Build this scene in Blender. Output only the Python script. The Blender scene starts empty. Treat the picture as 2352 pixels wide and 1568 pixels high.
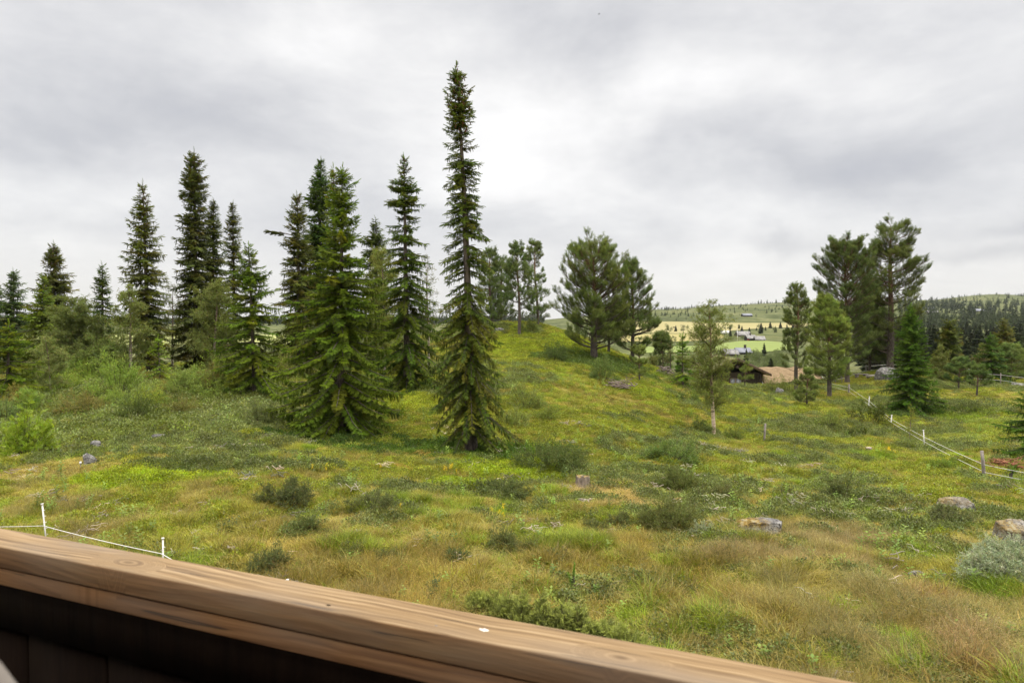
import bpy, math, random
import numpy as np

# ------------------------------------------------------------------ camera, sky, sun, exposure
F = 1568.0            # focal length in pixels of a 2352 px wide frame
CX, CY = 1176.0, 784.0
HOR = 745.0           # eye level in that frame
CZ = 5.0              # eye height above the lawn datum
PITCH = math.atan((CY - HOR) / F)
scene = bpy.context.scene
COL = scene.collection
cam_d = bpy.data.cameras.new('camera'); cam = bpy.data.objects.new('camera', cam_d); COL.objects.link(cam)
cam.location = (0, 0, CZ); cam.rotation_euler = (math.pi / 2 - PITCH, 0, 0)
cam_d.sensor_width = 36; cam_d.lens = 24.0; cam_d.clip_start = 0.05; cam_d.clip_end = 20000
cam_d.dof.use_dof = True; cam_d.dof.focus_distance = 27; cam_d.dof.aperture_fstop = 5.6
scene.camera = cam
scene.view_settings.view_transform = 'Standard'; scene.view_settings.look = 'None'
scene.view_settings.gamma = 1; scene.view_settings.exposure = 0.0
scene.render.engine = 'CYCLES'
cy = scene.cycles
cy.max_bounces = 6; cy.diffuse_bounces = 3; cy.glossy_bounces = 2; cy.transmission_bounces = 3; cy.volume_bounces = 1
cy.transparent_max_bounces = 4; cy.use_denoising = True; cy.denoiser = 'OPENIMAGEDENOISE'; cy.denoising_input_passes = 'RGB_ALBEDO_NORMAL'; cy.denoising_prefilter = 'ACCURATE'; cy.caustics_reflective = False; cy.caustics_refractive = False
cy.sample_clamp_indirect = 4
SUN_EL, SUN_AZ = math.radians(58), math.radians(125)     # azimuth from +Y (view axis) clockwise: from the right, a little behind
sun_d = bpy.data.lights.new('sun', 'SUN'); sun_d.energy = 1.5; sun_d.angle = math.radians(14); sun_d.color = (1, .95, .86)
sun = bpy.data.objects.new('sun', sun_d); COL.objects.link(sun)
sun.rotation_euler = (math.pi / 2 - SUN_EL, 0, math.pi - SUN_AZ)
sun.location = (40, -20, 60)

world = bpy.data.worlds.new('World'); scene.world = world; world.use_nodes = True
wt = world.node_tree; wt.nodes.clear()
def W(t, **k):
    n = wt.nodes.new(t)
    for a, b in k.items(): setattr(n, a, b)
    return n
def wl(a, b): wt.links.new(a, b)
def wmath(op, a, b=None, c=None, clamp=False):
    n = W('ShaderNodeMath', operation=op, use_clamp=clamp)
    for i, v in enumerate((a, b, c)):
        if v is None: continue
        if hasattr(v, 'links'): wl(v, n.inputs[i])
        else: n.inputs[i].default_value = v
    return n.outputs[0]
def wmaprange(v, a, b, c, d, mode='SMOOTHSTEP'):
    n = W('ShaderNodeMapRange', interpolation_type=mode); wl(v, n.inputs[0])
    for i, x in enumerate((a, b, c, d)): n.inputs[i + 1].default_value = x
    return n.outputs[0]
sky = W('ShaderNodeTexSky', sky_type='NISHITA'); sky.sun_disc = False
sky.sun_elevation = SUN_EL; sky.sun_rotation = SUN_AZ
bgs = W('ShaderNodeBackground'); wl(sky.outputs[0], bgs.inputs[0]); bgs.inputs[1].default_value = 0.10
tc = W('ShaderNodeTexCoord'); sep = W('ShaderNodeSeparateXYZ'); wl(tc.outputs['Generated'], sep.inputs[0])
dx, dy, dz = sep.outputs
zz = wmath('ADD', wmath('MAXIMUM', dz, 0.0), 0.16)
comb = W('ShaderNodeCombineXYZ'); wl(wmath('DIVIDE', dx, zz), comb.inputs[0]); wl(wmath('DIVIDE', dy, zz), comb.inputs[1])
def wnoise(scale, off, detail, rough, dist=0.0, sx=1, sy=1):
    mp = W('ShaderNodeMapping'); wl(comb.outputs[0], mp.inputs[0]); mp.inputs['Location'].default_value = off
    mp.inputs['Scale'].default_value = (sx, sy, 1)
    n = W('ShaderNodeTexNoise'); wl(mp.outputs[0], n.inputs['Vector'])
    n.inputs['Scale'].default_value = scale; n.inputs['Detail'].default_value = detail
    n.inputs['Roughness'].default_value = rough; n.inputs['Distortion'].default_value = dist
    return n.outputs[0]
n1 = wnoise(0.9, (3.1, 0.7, 0), 8, .58, .35, .75, 1.0)
m3 = W('ShaderNodeMapping'); wl(tc.outputs['Generated'], m3.inputs[0]); m3.inputs['Scale'].default_value = (1., 1., 2.1); m3.inputs['Rotation'].default_value = (0, .16, 0)
n2_ = W('ShaderNodeTexNoise'); wl(m3.outputs[0], n2_.inputs['Vector']); n2_.inputs['Scale'].default_value = 3.4; n2_.inputs['Detail'].default_value = 9; n2_.inputs['Roughness'].default_value = .60; n2_.inputs['Distortion'].default_value = .15
n2 = n2_.outputs[0]
# cloud masses with a direction of their own: (px, py, half width px, half height px, amount)  negative is darker
BL = [(180, 230, 420, 110, -.13), (300, 330, 330, 60, -.08), (470, 130, 200, 160, -.05), (1350, 130, 140, 110, -.15), (1250, 60, 260, 60, -.07),
      (1560, 350, 270, 50, -.16), (1780, 290, 240, 60, -.13), (2050, 420, 260, 60, -.10), (1840, 528, 80, 18, -.20), (2260, 590, 150, 18, -.22), (2330, 535, 110, 20, -.20), (1990, 375, 150, 28, -.10),
      (1290, 310, 300, 170, .24), (560, 150, 250, 70, .06), (850, 60, 300, 110, .05), (150, 420, 260, 45, .09), (1950, 130, 300, 40, -.05),
      (130, 500, 160, 22, -.10), (1500, 640, 500, 40, .05), (900, 330, 260, 60, -.05), (2240, 300, 260, 55, -.07), (1700, 200, 300, 50, .05), (1330, 520, 300, 50, -.06)]
def pdir(px, py):
    x = (px - CX) / F; zc = -(py - CY) / F
    c, s = math.cos(PITCH), math.sin(PITCH)
    v = np.array([x, c + zc * s, -s + zc * c]); return v / np.linalg.norm(v)
wob = W('ShaderNodeTexNoise'); wl(tc.outputs['Generated'], wob.inputs['Vector']); wob.inputs['Scale'].default_value = 5; wob.inputs['Detail'].default_value = 5
wsub = W('ShaderNodeVectorMath', operation='SUBTRACT'); wl(wob.outputs['Color'], wsub.inputs[0]); wsub.inputs[1].default_value = (.5, .5, .5)
wsc = W('ShaderNodeVectorMath', operation='SCALE'); wl(wsub.outputs[0], wsc.inputs[0]); wsc.inputs['Scale'].default_value = .16
wad = W('ShaderNodeVectorMath', operation='ADD'); wl(tc.outputs['Generated'], wad.inputs[0]); wl(wsc.outputs[0], wad.inputs[1])
tot = None
for (px, py, rx, ry, am) in BL:
    c = pdir(px, py); r = np.cross(c, [0, 0, 1]); r /= np.linalg.norm(r); u = np.cross(r, c)
    tilt = -.10 if px > 1176 else .12
    r2 = r * math.cos(tilt) + u * math.sin(tilt); u2 = -r * math.sin(tilt) + u * math.cos(tilt)
    def dot(v, k):
        n = W('ShaderNodeVectorMath', operation='DOT_PRODUCT'); wl(wad.outputs[0], n.inputs[0]); n.inputs[1].default_value = tuple(v * k); return n.outputs['Value']
    a = wmath('SUBTRACT', dot(r2, F / rx), 0.0); b = wmath('SUBTRACT', dot(u2, F / ry), float(np.dot(u2, c) * F / ry))
    e = wmath('ADD', wmath('MULTIPLY', a, a), wmath('MULTIPLY', b, b))
    g = wmath('MULTIPLY', wmath('EXPONENT', wmath('MULTIPLY', e, -.9)), am)
    cdot = W('ShaderNodeVectorMath', operation='DOT_PRODUCT'); wl(tc.outputs['Generated'], cdot.inputs[0]); cdot.inputs[1].default_value = tuple(c)
    g = wmath('MULTIPLY', g, wmath('GREATER_THAN', cdot.outputs['Value'], 0.0))
    tot = g if tot is None else wmath('ADD', tot, g)
dens = wmath('ADD', wmath('ADD', wmath('MULTIPLY', wmath('SUBTRACT', n1, .5), .45), wmath('MULTIPLY', wmath('SUBTRACT', n2, .5), .85)), wmath('ADD', wmath('MULTIPLY', tot, 1.2), .56))
ramp = W('ShaderNodeValToRGB'); wl(dens, ramp.inputs[0])
er = ramp.color_ramp.elements
er[0].position = .12; er[0].color = (.47, .48, .53, 1)
er[1].position = .90; er[1].color = (1.0, .99, .985, 1)
for p, c in ((.32, (.565, .57, .60, 1)), (.52, (.71, .71, .725, 1)), (.70, (.85, .845, .845, 1))):
    e = er.new(p); e.color = c
# warm pale strip low over the horizon; overcast skies are brighter overhead
low = wmaprange(dz, 0.0, .16, 1.0, 0.0)
mixl = W('ShaderNodeMix', data_type='RGBA'); wl(wmath('MULTIPLY', low, .55), mixl.inputs[0]); wl(ramp.outputs[0], mixl.inputs[6]); mixl.inputs[7].default_value = (.77, .735, .70, 1)
mixh = W('ShaderNodeMix', data_type='RGBA'); wl(wmaprange(dz, .42, .7, 0.0, 1.0), mixh.inputs[0]); wl(mixl.outputs[2], mixh.inputs[6]); mixh.inputs[7].default_value = (.90, .86, .79, 1)
bgc = W('ShaderNodeBackground'); wl(mixh.outputs[2], bgc.inputs[0])
wl(wmaprange(dz, .43, .78, 1.12, 3.9), bgc.inputs[1])
mixs = W('ShaderNodeMixShader'); mixs.inputs[0].default_value = .94
wl(bgs.outputs[0], mixs.inputs[1]); wl(bgc.outputs[0], mixs.inputs[2])
wo = W('ShaderNodeOutputWorld'); wl(mixs.outputs[0], wo.inputs[0])

# ------------------------------------------------------------------ helpers
def thing(name, label, cat, loc=(0, 0, 0), rz=0, group=None):
    o = bpy.data.objects.new(name, None); COL.objects.link(o); o.location = loc; o.rotation_euler = (0, 0, rz)
    o['label'] = label; o['category'] = cat
    if group: o['group'] = group
    return o
def tag(o, label, cat, group=None):
    o['label'] = label; o['category'] = cat
    if group: o['group'] = group
    return o
def mesh_obj(name, V, T, mat, parent=None, colr=None, smooth=False):
    """V (n,3), T list of (m,3)/(m,4) int arrays"""
    me = bpy.data.meshes.new(name)
    V = np.asarray(V, np.float32)
    if isinstance(T, np.ndarray): T = [T]
    T = [np.asarray(t, np.int32) for t in T if len(t)]
    me.vertices.add(len(V)); me.vertices.foreach_set('co', V.ravel())
    nl = sum(t.size for t in T); npoly = sum(len(t) for t in T)
    me.loops.add(nl); me.polygons.add(npoly)
    me.loops.foreach_set('vertex_index', np.concatenate([t.ravel() for t in T]))
    tot_ = np.concatenate([np.full(len(t), t.shape[1], np.int32) for t in T])
    st = np.concatenate([[0], np.cumsum(tot_)[:-1]]).astype(np.int32)
    me.polygons.foreach_set('loop_start', st)
    if smooth: me.polygons.foreach_set('use_smooth', np.ones(npoly, bool))
    if colr is not None:
        a = me.color_attributes.new('Col', 'FLOAT_COLOR', 'POINT')
        c4 = np.ones((len(V), 4), np.float32); c4[:, :3] = colr; a.data.foreach_set('color', c4.ravel())
    me.update(calc_edges=True)
    if mat is not None: me.materials.append(mat)
    o = bpy.data.objects.new(name, me); COL.objects.link(o)
    if parent is not None: o.parent = parent
    return o
class MB:
    """collects verts and faces"""
    def __init__(s): s.V = []; s.T = []; s.Q = []; s.C = []; s.n = 0
    def add(s, V, T=None, Q=None, C=(1, 1, 1)):
        V = np.asarray(V, float); s.V.append(V)
        if T is not None and len(T): s.T.append(np.asarray(T, np.int64) + s.n)
        if Q is not None and len(Q): s.Q.append(np.asarray(Q, np.int64) + s.n)
        C = np.asarray(C, float); s.C.append(np.broadcast_to(C, (len(V), 3))); s.n += len(V)
    def tube(s, P, R, n=6, C=(1, 1, 1), cap=False):
        P = np.asarray(P, float); m = len(P); R = np.broadcast_to(np.asarray(R, float), (m,))
        D = np.gradient(P, axis=0); D /= np.linalg.norm(D, axis=1)[:, None] + 1e-9
        ref = np.array([0, 0, 1.]) if abs(D[0, 2]) < .8 else np.array([1., 0, 0])
        A = np.cross(D, ref); A /= np.linalg.norm(A, axis=1)[:, None] + 1e-9; B = np.cross(D, A)
        th = np.arange(n) * 2 * math.pi / n
        V = P[:, None] + R[:, None, None] * (np.cos(th)[None, :, None] * A[:, None] + np.sin(th)[None, :, None] * B[:, None])
        i = np.arange(m - 1)[:, None] * n; j = np.arange(n)[None]; k = (j + 1) % n
        Q = np.stack([i + j, i + k, i + n + k, i + n + j], -1).reshape(-1, 4)
        T = None
        V = V.reshape(-1, 3)
        if cap:
            V = np.vstack([V, P[:1], P[-1:]]); a, b = m * n, m * n + 1
            T = [(a, kk, jj) for jj, kk in zip(range(n), [(x + 1) % n for x in range(n)])] + [(b, (m - 1) * n + jj, (m - 1) * n + (jj + 1) % n) for jj in range(n)]
        C = np.asarray(C, float)
        if C.ndim == 2:
            C = np.repeat(C, n, axis=0)
            if cap: C = np.vstack([C, C[:1], C[-1:]])
        s.add(V, T, Q, C)
    def box(s, lo, hi, C=(1, 1, 1), M=None):
        lo = np.array(lo, float); hi = np.array(hi, float)
        V = np.array([[(lo, hi)[a][0], (lo, hi)[b][1], (lo, hi)[c][2]] for a in (0, 1) for b in (0, 1) for c in (0, 1)])
        if M is not None: V = V @ M.T
        s.add(V, None, [(0, 1, 3, 2), (4, 6, 7, 5), (0, 4, 5, 1), (2, 3, 7, 6), (0, 2, 6, 4), (1, 5, 7, 3)], C)
    def build(s, name, mat, parent=None, smooth=False):
        V = np.vstack(s.V); C = np.vstack(s.C)
        T = []
        if s.T: T.append(np.vstack(s.T))
        if s.Q: T.append(np.vstack(s.Q))
        return mesh_obj(name, V, T, mat, parent, C, smooth)
class Inst:
    """placements of small templates, merged into one mesh"""
    def __init__(s): s.P = []; s.Fw = []; s.U = []; s.S = []; s.C = []; s.I = []
    def add(s, P, Fw, U, S, C, I):
        P = np.atleast_2d(P); k = len(P)
        s.P.append(P); s.Fw.append(np.broadcast_to(Fw, (k, 3))); s.U.append(np.broadcast_to(U, (k, 3)))
        s.S.append(np.broadcast_to(S, (k,))); s.C.append(np.broadcast_to(C, (k, 3))); s.I.append(np.broadcast_to(I, (k,)))
    def merge(s, T):
        P = np.vstack(s.P); f = np.vstack(s.Fw).astype(float); u = np.vstack(s.U).astype(float); S = np.concatenate(s.S); C = np.vstack(s.C); I = np.concatenate(s.I)
        f /= np.linalg.norm(f, axis=1)[:, None] + 1e-9
        sd = np.cross(u, f); nn = np.linalg.norm(sd, axis=1); bad = nn < 1e-4
        sd[bad] = (0, 1, 0); nn[bad] = 1; sd /= nn[:, None]; u = np.cross(f, sd)
        VV, TT, CC, n = [], [], [], 0
        for t, (tv, tt, tcn) in enumerate(T):
            m = I == t; k = int(m.sum())
            if not k: continue
            R = np.stack([f[m], sd[m], u[m]], 1)
            V = P[m][:, None] + S[m][:, None, None] * np.einsum('vi,kij->kvj', tv, R)
            VV.append(V.reshape(-1, 3)); CC.append((tcn[None] * C[m][:, None]).reshape(-1, 3))
            TT.append((tt[None] + (np.arange(k) * len(tv))[:, None, None]).reshape(-1, 3) + n); n += k * len(tv)
        return np.vstack(VV), np.vstack(TT), np.vstack(CC)
def nrm(v): v = np.asarray(v, float); return v / (np.linalg.norm(v, axis=-1, keepdims=True) + 1e-9)

# value noise
_rt = np.random.RandomState(7).rand(256, 256)
def vn(x, y):
    xi = np.floor(x).astype(int); yi = np.floor(y).astype(int); fx = x - xi; fy = y - yi
    fx = fx * fx * (3 - 2 * fx); fy = fy * fy * (3 - 2 * fy)
    g = lambda a, b: _rt[a & 255, b & 255]
    return (g(xi, yi) * (1 - fx) + g(xi + 1, yi) * fx) * (1 - fy) + (g(xi, yi + 1) * (1 - fx) + g(xi + 1, yi + 1) * fx) * fy
def fbm(x, y, o=4, s=0):
    x = np.asarray(x, float) + s * 17.3; y = np.asarray(y, float) + s * 31.7; t = 0; a = .5; n = 0
    for k in range(o): t = t + a * vn(x, y); n += a; a *= .5; x = x * 2.03 + 11.1; y = y * 2.03 + 5.7
    return t / n

# ------------------------------------------------------------------ materials
def newmat(name):
    m = bpy.data.materials.new(name); m.use_nodes = True; m.node_tree.nodes.clear(); return m
class NT:
    def __init__(s, m): s.t = m.node_tree
    def n(s, ty, **k):
        n = s.t.nodes.new(ty)
        for a, b in k.items():
            if a.startswith('i_'):
                key = a[2:].replace('_', ' '); n.inputs[key].default_value = b
            else: setattr(n, a, b)
        return n
    def l(s, a, b): s.t.links.new(a, b)
    def noise(s, vec, scale, detail=4, rough=.55, dist=0):
        n = s.n('ShaderNodeTexNoise'); s.l(vec, n.inputs['Vector']); n.inputs['Scale'].default_value = scale
        n.inputs['Detail'].default_value = detail; n.inputs['Roughness'].default_value = rough; n.inputs['Distortion'].default_value = dist; return n.outputs[0]
    def mapping(s, vec, sc, loc=(0, 0, 0)):
        n = s.n('ShaderNodeMapping'); s.l(vec, n.inputs[0]); n.inputs['Scale'].default_value = sc; n.inputs['Location'].default_value = loc; return n.outputs[0]
    def ramp(s, f, els):
        r = s.n('ShaderNodeValToRGB'); s.l(f, r.inputs[0]); e = r.color_ramp.elements
        while len(e) > 1: e.remove(e[0])
        e[0].position = els[0][0]; e[0].color = tuple(els[0][1]) + (1,)
        for p, c in els[1:]:
            q = e.new(p); q.color = tuple(c) + (1,)
        return r.outputs[0]
    def mix(s, f, a, b, blend='MIX'):
        n = s.n('ShaderNodeMix', data_type='RGBA', blend_type=blend)
        for v, i in ((f, 0), (a, 6), (b, 7)):
            if hasattr(v, 'links'): s.l(v, n.inputs[i])
            else: n.inputs[i].default_value = v if i == 0 else (tuple(v) + (1,))[:4]
        return n.outputs[2]
    def math(s, op, a, b=0.0, c=0.0, clamp=False):
        n = s.n('ShaderNodeMath', operation=op, use_clamp=clamp)
        for i, v in enumerate((a, b, c)):
            if hasattr(v, 'links'): s.l(v, n.inputs[i])
            else: n.inputs[i].default_value = v
        return n.outputs[0]
    def mr(s, v, a, b, c=0., d=1.):
        n = s.n('ShaderNodeMapRange', interpolation_type='SMOOTHSTEP'); s.l(v, n.inputs[0])
        for i, x in enumerate((a, b, c, d)): n.inputs[i + 1].default_value = x
        return n.outputs[0]
def foliage_mat(name, trans=.35, inst=False, rough_gloss=.025):
    m = newmat(name); t = NT(m)
    c = t.n('ShaderNodeAttribute', attribute_name='Col').outputs['Color']
    if inst:
        i = t.n('ShaderNodeAttribute', attribute_name='tint', attribute_type='INSTANCER').outputs['Color']; c = t.mix(1.0, c, i, 'MULTIPLY')
    d = t.n('ShaderNodeBsdfDiffuse'); t.l(c, d.inputs[0]); tr = t.n('ShaderNodeBsdfTranslucent'); t.l(t.mix(1.0, c, (1.25, 1.3, .8), 'MULTIPLY'), tr.inputs[0])
    mx = t.n('ShaderNodeMixShader'); mx.inputs[0].default_value = trans; t.l(d.outputs[0], mx.inputs[1]); t.l(tr.outputs[0], mx.inputs[2])
    g = t.n('ShaderNodeBsdfGlossy'); g.inputs['Roughness'].default_value = .45; g.inputs[0].default_value = (.8, .85, .8, 1)
    m2 = t.n('ShaderNodeMixShader'); m2.inputs[0].default_value = rough_gloss; t.l(mx.outputs[0], m2.inputs[1]); t.l(g.outputs[0], m2.inputs[2])
    o = t.n('ShaderNodeOutputMaterial'); t.l(m2.outputs[0], o.inputs[0]); return m
def surf_mat(name, fn, rough=.9, bump=None, spec=.3):
    """fn(t, objvec) -> colour socket (or (colour, height))"""
    m = newmat(name); t = NT(m); v = t.n('ShaderNodeTexCoord').outputs['Object']
    r = fn(t, v); h = None
    if isinstance(r, tuple): r, h = r
    b = t.n('ShaderNodeBsdfPrincipled'); t.l(r, b.inputs['Base Color']); b.inputs['Roughness'].default_value = rough
    b.inputs['Specular IOR Level'].default_value = spec
    if h is not None:
        bp = t.n('ShaderNodeBump'); t.l(h, bp.inputs['Height']); bp.inputs['Strength'].default_value = .6; bp.inputs['Distance'].default_value = bump or .01
        t.l(bp.outputs[0], b.inputs['Normal'])
    o = t.n('ShaderNodeOutputMaterial'); t.l(b.outputs[0], o.inputs[0]); return m
def ncol(c1, c2, sc=(6, 6, 6), scale=1., lo=.35, hi=.65, detail=5, bumpy=True, col=False):
    def fn(t, v):
        n = t.noise(t.mapping(v, sc), scale, detail, .6)
        c = t.ramp(n, [(lo, c1), (hi, c2)])
        if col: c = t.mix(1.0, c, t.n('ShaderNodeAttribute', attribute_name='Col').outputs['Color'], 'MULTIPLY')
        return (c, n) if bumpy else c
    return fn
M = {}
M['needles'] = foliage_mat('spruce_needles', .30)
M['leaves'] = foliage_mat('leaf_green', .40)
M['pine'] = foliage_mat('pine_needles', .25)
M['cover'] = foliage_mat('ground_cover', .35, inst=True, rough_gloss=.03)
M['bark'] = surf_mat('bark', ncol((.055, .045, .038), (.16, .135, .115), (14, 14, 4), 1., col=True), bump=.02)
M['deadwood'] = surf_mat('dead_wood', ncol((.16, .14, .12), (.42, .38, .34), (20, 20, 6), 1., col=True), bump=.01)
def birchbark(t, v):
    n = t.noise(t.mapping(v, (5, 5, 26)), 1., 3, .6); n2_ = t.noise(t.mapping(v, (9, 9, 4)), 1., 5, .6)
    c = t.ramp(n, [(.36, (.05, .045, .04)), (.43, (.42, .37, .32)), (.7, (.62, .57, .50))]); c = t.mix(1., c, t.ramp(n2_, [(.3, (.6, .5, .42)), (.6, (1, 1, 1))]), 'MULTIPLY')
    c = t.mix(1.0, c, t.n('ShaderNodeAttribute', attribute_name='Col').outputs['Color'], 'MULTIPLY')
    return c, n
M['birchbark'] = surf_mat('birch_bark', birchbark, bump=.004)
def rockfn(t, v):
    n = t.noise(v, 5., 8, .65); n2_ = t.noise(v, 22., 6, .7); n3 = t.noise(v, 1.7, 4, .6, 1.)
    c = t.ramp(n, [(.3, (.08, .078, .076)), (.5, (.22, .212, .205)), (.68, (.42, .41, .39))])
    c = t.mix(t.mr(n2_, .52, .58), c, (.05, .045, .045)); 
    c = t.mix(t.mr(n3, .60, .66), c, (.42, .41, .34))
    geo = t.n('ShaderNodeAttribute', attribute_name='Col').outputs['Color']; sp = t.n('ShaderNodeSeparateColor'); t.l(geo, sp.inputs[0])
    moss = t.ramp(t.noise(v, 9., 6, .7), [(.40, (.07, .05, .02)), (.5, (.24, .155, .03)), (.64, (.33, .30, .19))])
    f = t.math('MULTIPLY', sp.outputs[0], t.mr(n, .34, .46)); c = t.mix(f, c, moss)
    return c, t.math('ADD', n, n2_)
M['rock'] = surf_mat('rock', rockfn, bump=.07)
M['pole_grey'] = surf_mat('weathered_post', ncol((.14, .12, .105), (.33, .29, .26), (40, 40, 5), 1.), bump=.006)
M['plastic'] = surf_mat('white_plastic', ncol((.62, .60, .58), (.82, .80, .78), (5, 5, 30), 1., bumpy=False), rough=.5)
M['rope'] = surf_mat('white_rope', ncol((.55, .53, .50), (.85, .83, .80), (30, 30, 30), 1., bumpy=False), rough=.8)
# ------------------------------------------------------------------ terrain
def P3(px, py, d):
    v = pdir(px, py); return v / v[1] * d + np.array([0, 0, CZ])
def tx(px): return (px - CX) / F / math.cos(PITCH)
def zpx(py, d):  # height above the lawn datum of frame row py at depth d (image centre column)
    return P3(CX, py, d)[2]
ctl = []
for (px, py, d) in [(-300, 1230, 14.5), (0, 1240, 14), (0, 1045, 23.5), (0, 915, 38), (-200, 905, 38), (300, 1050, 22), (300, 880, 38), (300, 850, 50), (600, 1300, 12.5), (600, 1000, 26), (600, 905, 36),
                    (600, 855, 46), (775, 1000, 28), (800, 1200, 15), (935, 890, 38), (935, 860, 46), (1080, 1035, 25), (1080, 1200, 16.2), (1080, 1400, 11.2), (1150, 850, 42), (1145, 748, 60), (1080, 780, 57),
                    (1192, 768, 57), (1250, 752, 61), (1365, 828, 50), (1338, 1120, 20.5), (1365, 950, 33), (1453, 835, 53), (1640, 1005, 33), (1640, 1250, 15), (1640, 905, 48), (1755, 1017, 32),
                    (1907, 913, 52), (1950, 905, 55), (2046, 852, 68), (2124, 1030, 34), (2260, 1103, 25), (2192, 1165, 19), (2300, 1500, 9.8), (2094, 943, 44), (2246, 903, 52), (2322, 882, 60), (2352, 1045, 30),
                    (2700, 1045, 30), (2700, 890, 58), (1300, 765, 60), (1560, 876, 60), (1640, 882, 62), (1720, 890, 66), (1800, 889, 66), (1880, 884, 66), (-300, 850, 52)]:
    p = P3(px, py, d); ctl.append((p[0], p[1], p[2]))
for (px, y, d) in [(-400, -6.5, 80), (0, -6.5, 80), (400, -6.5, 80), (800, -6, 85), (1100, -1.0, 72), (1200, -.6, 74), (1250, -3, 90), (1400, -6.5, 85), (1600, -8.4, 82), (1800, -8.6, 85), (2050, -6.5, 88), (2300, -7.5, 85), (2700, -8, 85), (1000, -4.5, 90),
                   (0, -8, 110), (600, -8, 110), (1200, -6, 110), (1700, -9, 110), (2300, -9.5, 110), (2800, -9.5, 110), (-500, -8, 110)]:
    ctl.append((tx(px) * d, d, CZ + y))
for a in range(0, 360, 30):
    for r in (3, 7): ctl.append((r * math.sin(math.radians(a)), r * math.cos(math.radians(a)), CZ - 4.75))
for a in range(90, 271, 30):
    for r in (25, 70, 110): ctl.append((r * math.sin(math.radians(a)), r * math.cos(math.radians(a)), CZ - 4.6))
ctl = np.array(ctl)
def _k(r2): return np.sqrt(r2 + 6.0)
_n = len(ctl); _A = np.zeros((_n + 3, _n + 3))
_A[:_n, :_n] = _k(((ctl[:, None, :2] - ctl[None, :, :2]) ** 2).sum(-1)) - np.eye(_n) * .15
_A[:_n, _n] = 1; _A[:_n, _n + 1:] = ctl[:, :2]; _A[_n:, :_n] = _A[:_n, _n:].T
_w = np.linalg.solve(_A, np.concatenate([ctl[:, 2], [0, 0, 0]]))
def Hnear(x, y):
    x = np.asarray(x, float); y = np.asarray(y, float); out = _w[_n] + _w[_n + 1] * x + _w[_n + 2] * y
    for i in range(_n): out = out + _w[i] * _k((x - ctl[i, 0]) ** 2 + (y - ctl[i, 1]) ** 2)
    return out
FC = np.array([-400, 0, 600, 1200, 1520, 1700, 1900, 2120, 2290, 2400, 3200], float)
FA = np.arctan((FC - CX) / F)
FD = np.log(np.array([100, 150, 300, 450, 700, 800, 1200, 1800, 2600, 5500.]))
FZ = np.array([[-7, -7, -7, -6, -8, -8.5, -8, -8.5, -8.5, -8.5, -8.5],
               [-11, -11, -11, -10, -11, -11.5, -12, -11, -11, -11, -11],
               [-11, -11, -11, -11, -11, -11, -11, -9.5, -9.5, -9.5, -9],
               [-9, -9, -9, -9, -8.8, -8.6, -8, -4, -4, -4, -4],
               [-4, -4, -4, -4, -2.6, -2.0, -1, 3, 4, 4, 4],
               [0, 0, 0, 1, 4.4, 5, 6.5, 8, 9, 9, 9],
               [3, 3, 3, 6, 24, 28, 31, 32, 32, 32, 30],
               [5, 5, 5, 10, 39, 52, 62, 64, 80, 74, 60],
               [14, 14, 12, 10, 26, 40, 52, 50, 60, 56, 40],
               [-10, -10, -10, -10, -10, -10, -10, -10, -10, -10, -10.]])
def Hfar(x, y):
    a = np.clip(np.arctan2(x, np.maximum(y, 1e-3)), FA[0], FA[-1]); d = np.clip(np.log(np.maximum(y, 100.)), FD[0], FD[-1] - 1e-6)
    i = np.clip(np.searchsorted(FA, a) - 1, 0, len(FA) - 2); j = np.clip(np.searchsorted(FD, d) - 1, 0, len(FD) - 2)
    u = (a - FA[i]) / (FA[i + 1] - FA[i]); v = (d - FD[j]) / (FD[j + 1] - FD[j]); u = u * u * (3 - 2 * u)
    z = (FZ[j, i] * (1 - u) + FZ[j, i + 1] * u) * (1 - v) + (FZ[j + 1, i] * (1 - u) + FZ[j + 1, i + 1] * u) * v
    amp = np.clip((y - 900) / 900, 0, 1) * 5
    return CZ + z + amp * (fbm(x / 160., y / 160., 4, 3) - .5)
def H(x, y):
    x = np.asarray(x, float); y = np.asarray(y, float); r = np.hypot(x, y)
    t = np.clip((r - 88) / 70, 0, 1); t = t * t * (3 - 2 * t)
    xn = x * np.minimum(1, 125 / np.maximum(r, 1)); yn = y * np.minimum(1, 125 / np.maximum(r, 1))
    z = Hnear(xn, yn) * (1 - t) + Hfar(x, y) * t
    k = np.clip((140 - r) / 60, 0, 1) * np.clip((r - 3) / 6, 0, 1)
    z = z + k * (.34 * (fbm(x / 3.4, y / 3.4, 3, 1) - .5) + .34 * (fbm(x / 1.0, y / 1.0, 3, 2) - .5))
    return z
def ground_at(px, py, d0=5., d1=140.):
    v = pdir(px, py); v = v / v[1]; d = np.exp(np.linspace(math.log(d0), math.log(d1), 1500))
    P = np.array([0, 0, CZ]) + v * d[:, None]; g = P[:, 2] - H(P[:, 0], P[:, 1]); k = np.where(g < 0)[0]
    if not len(k): return None
    k = k[0]
    if k == 0: return P[0]
    a = g[k - 1] / (g[k - 1] - g[k] + 1e-9); p = P[k - 1] * (1 - a) + P[k] * a; return p
def on_ground(px, d):
    x = tx(px) * d; return np.array([x, d, float(H(x, d))])

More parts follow.
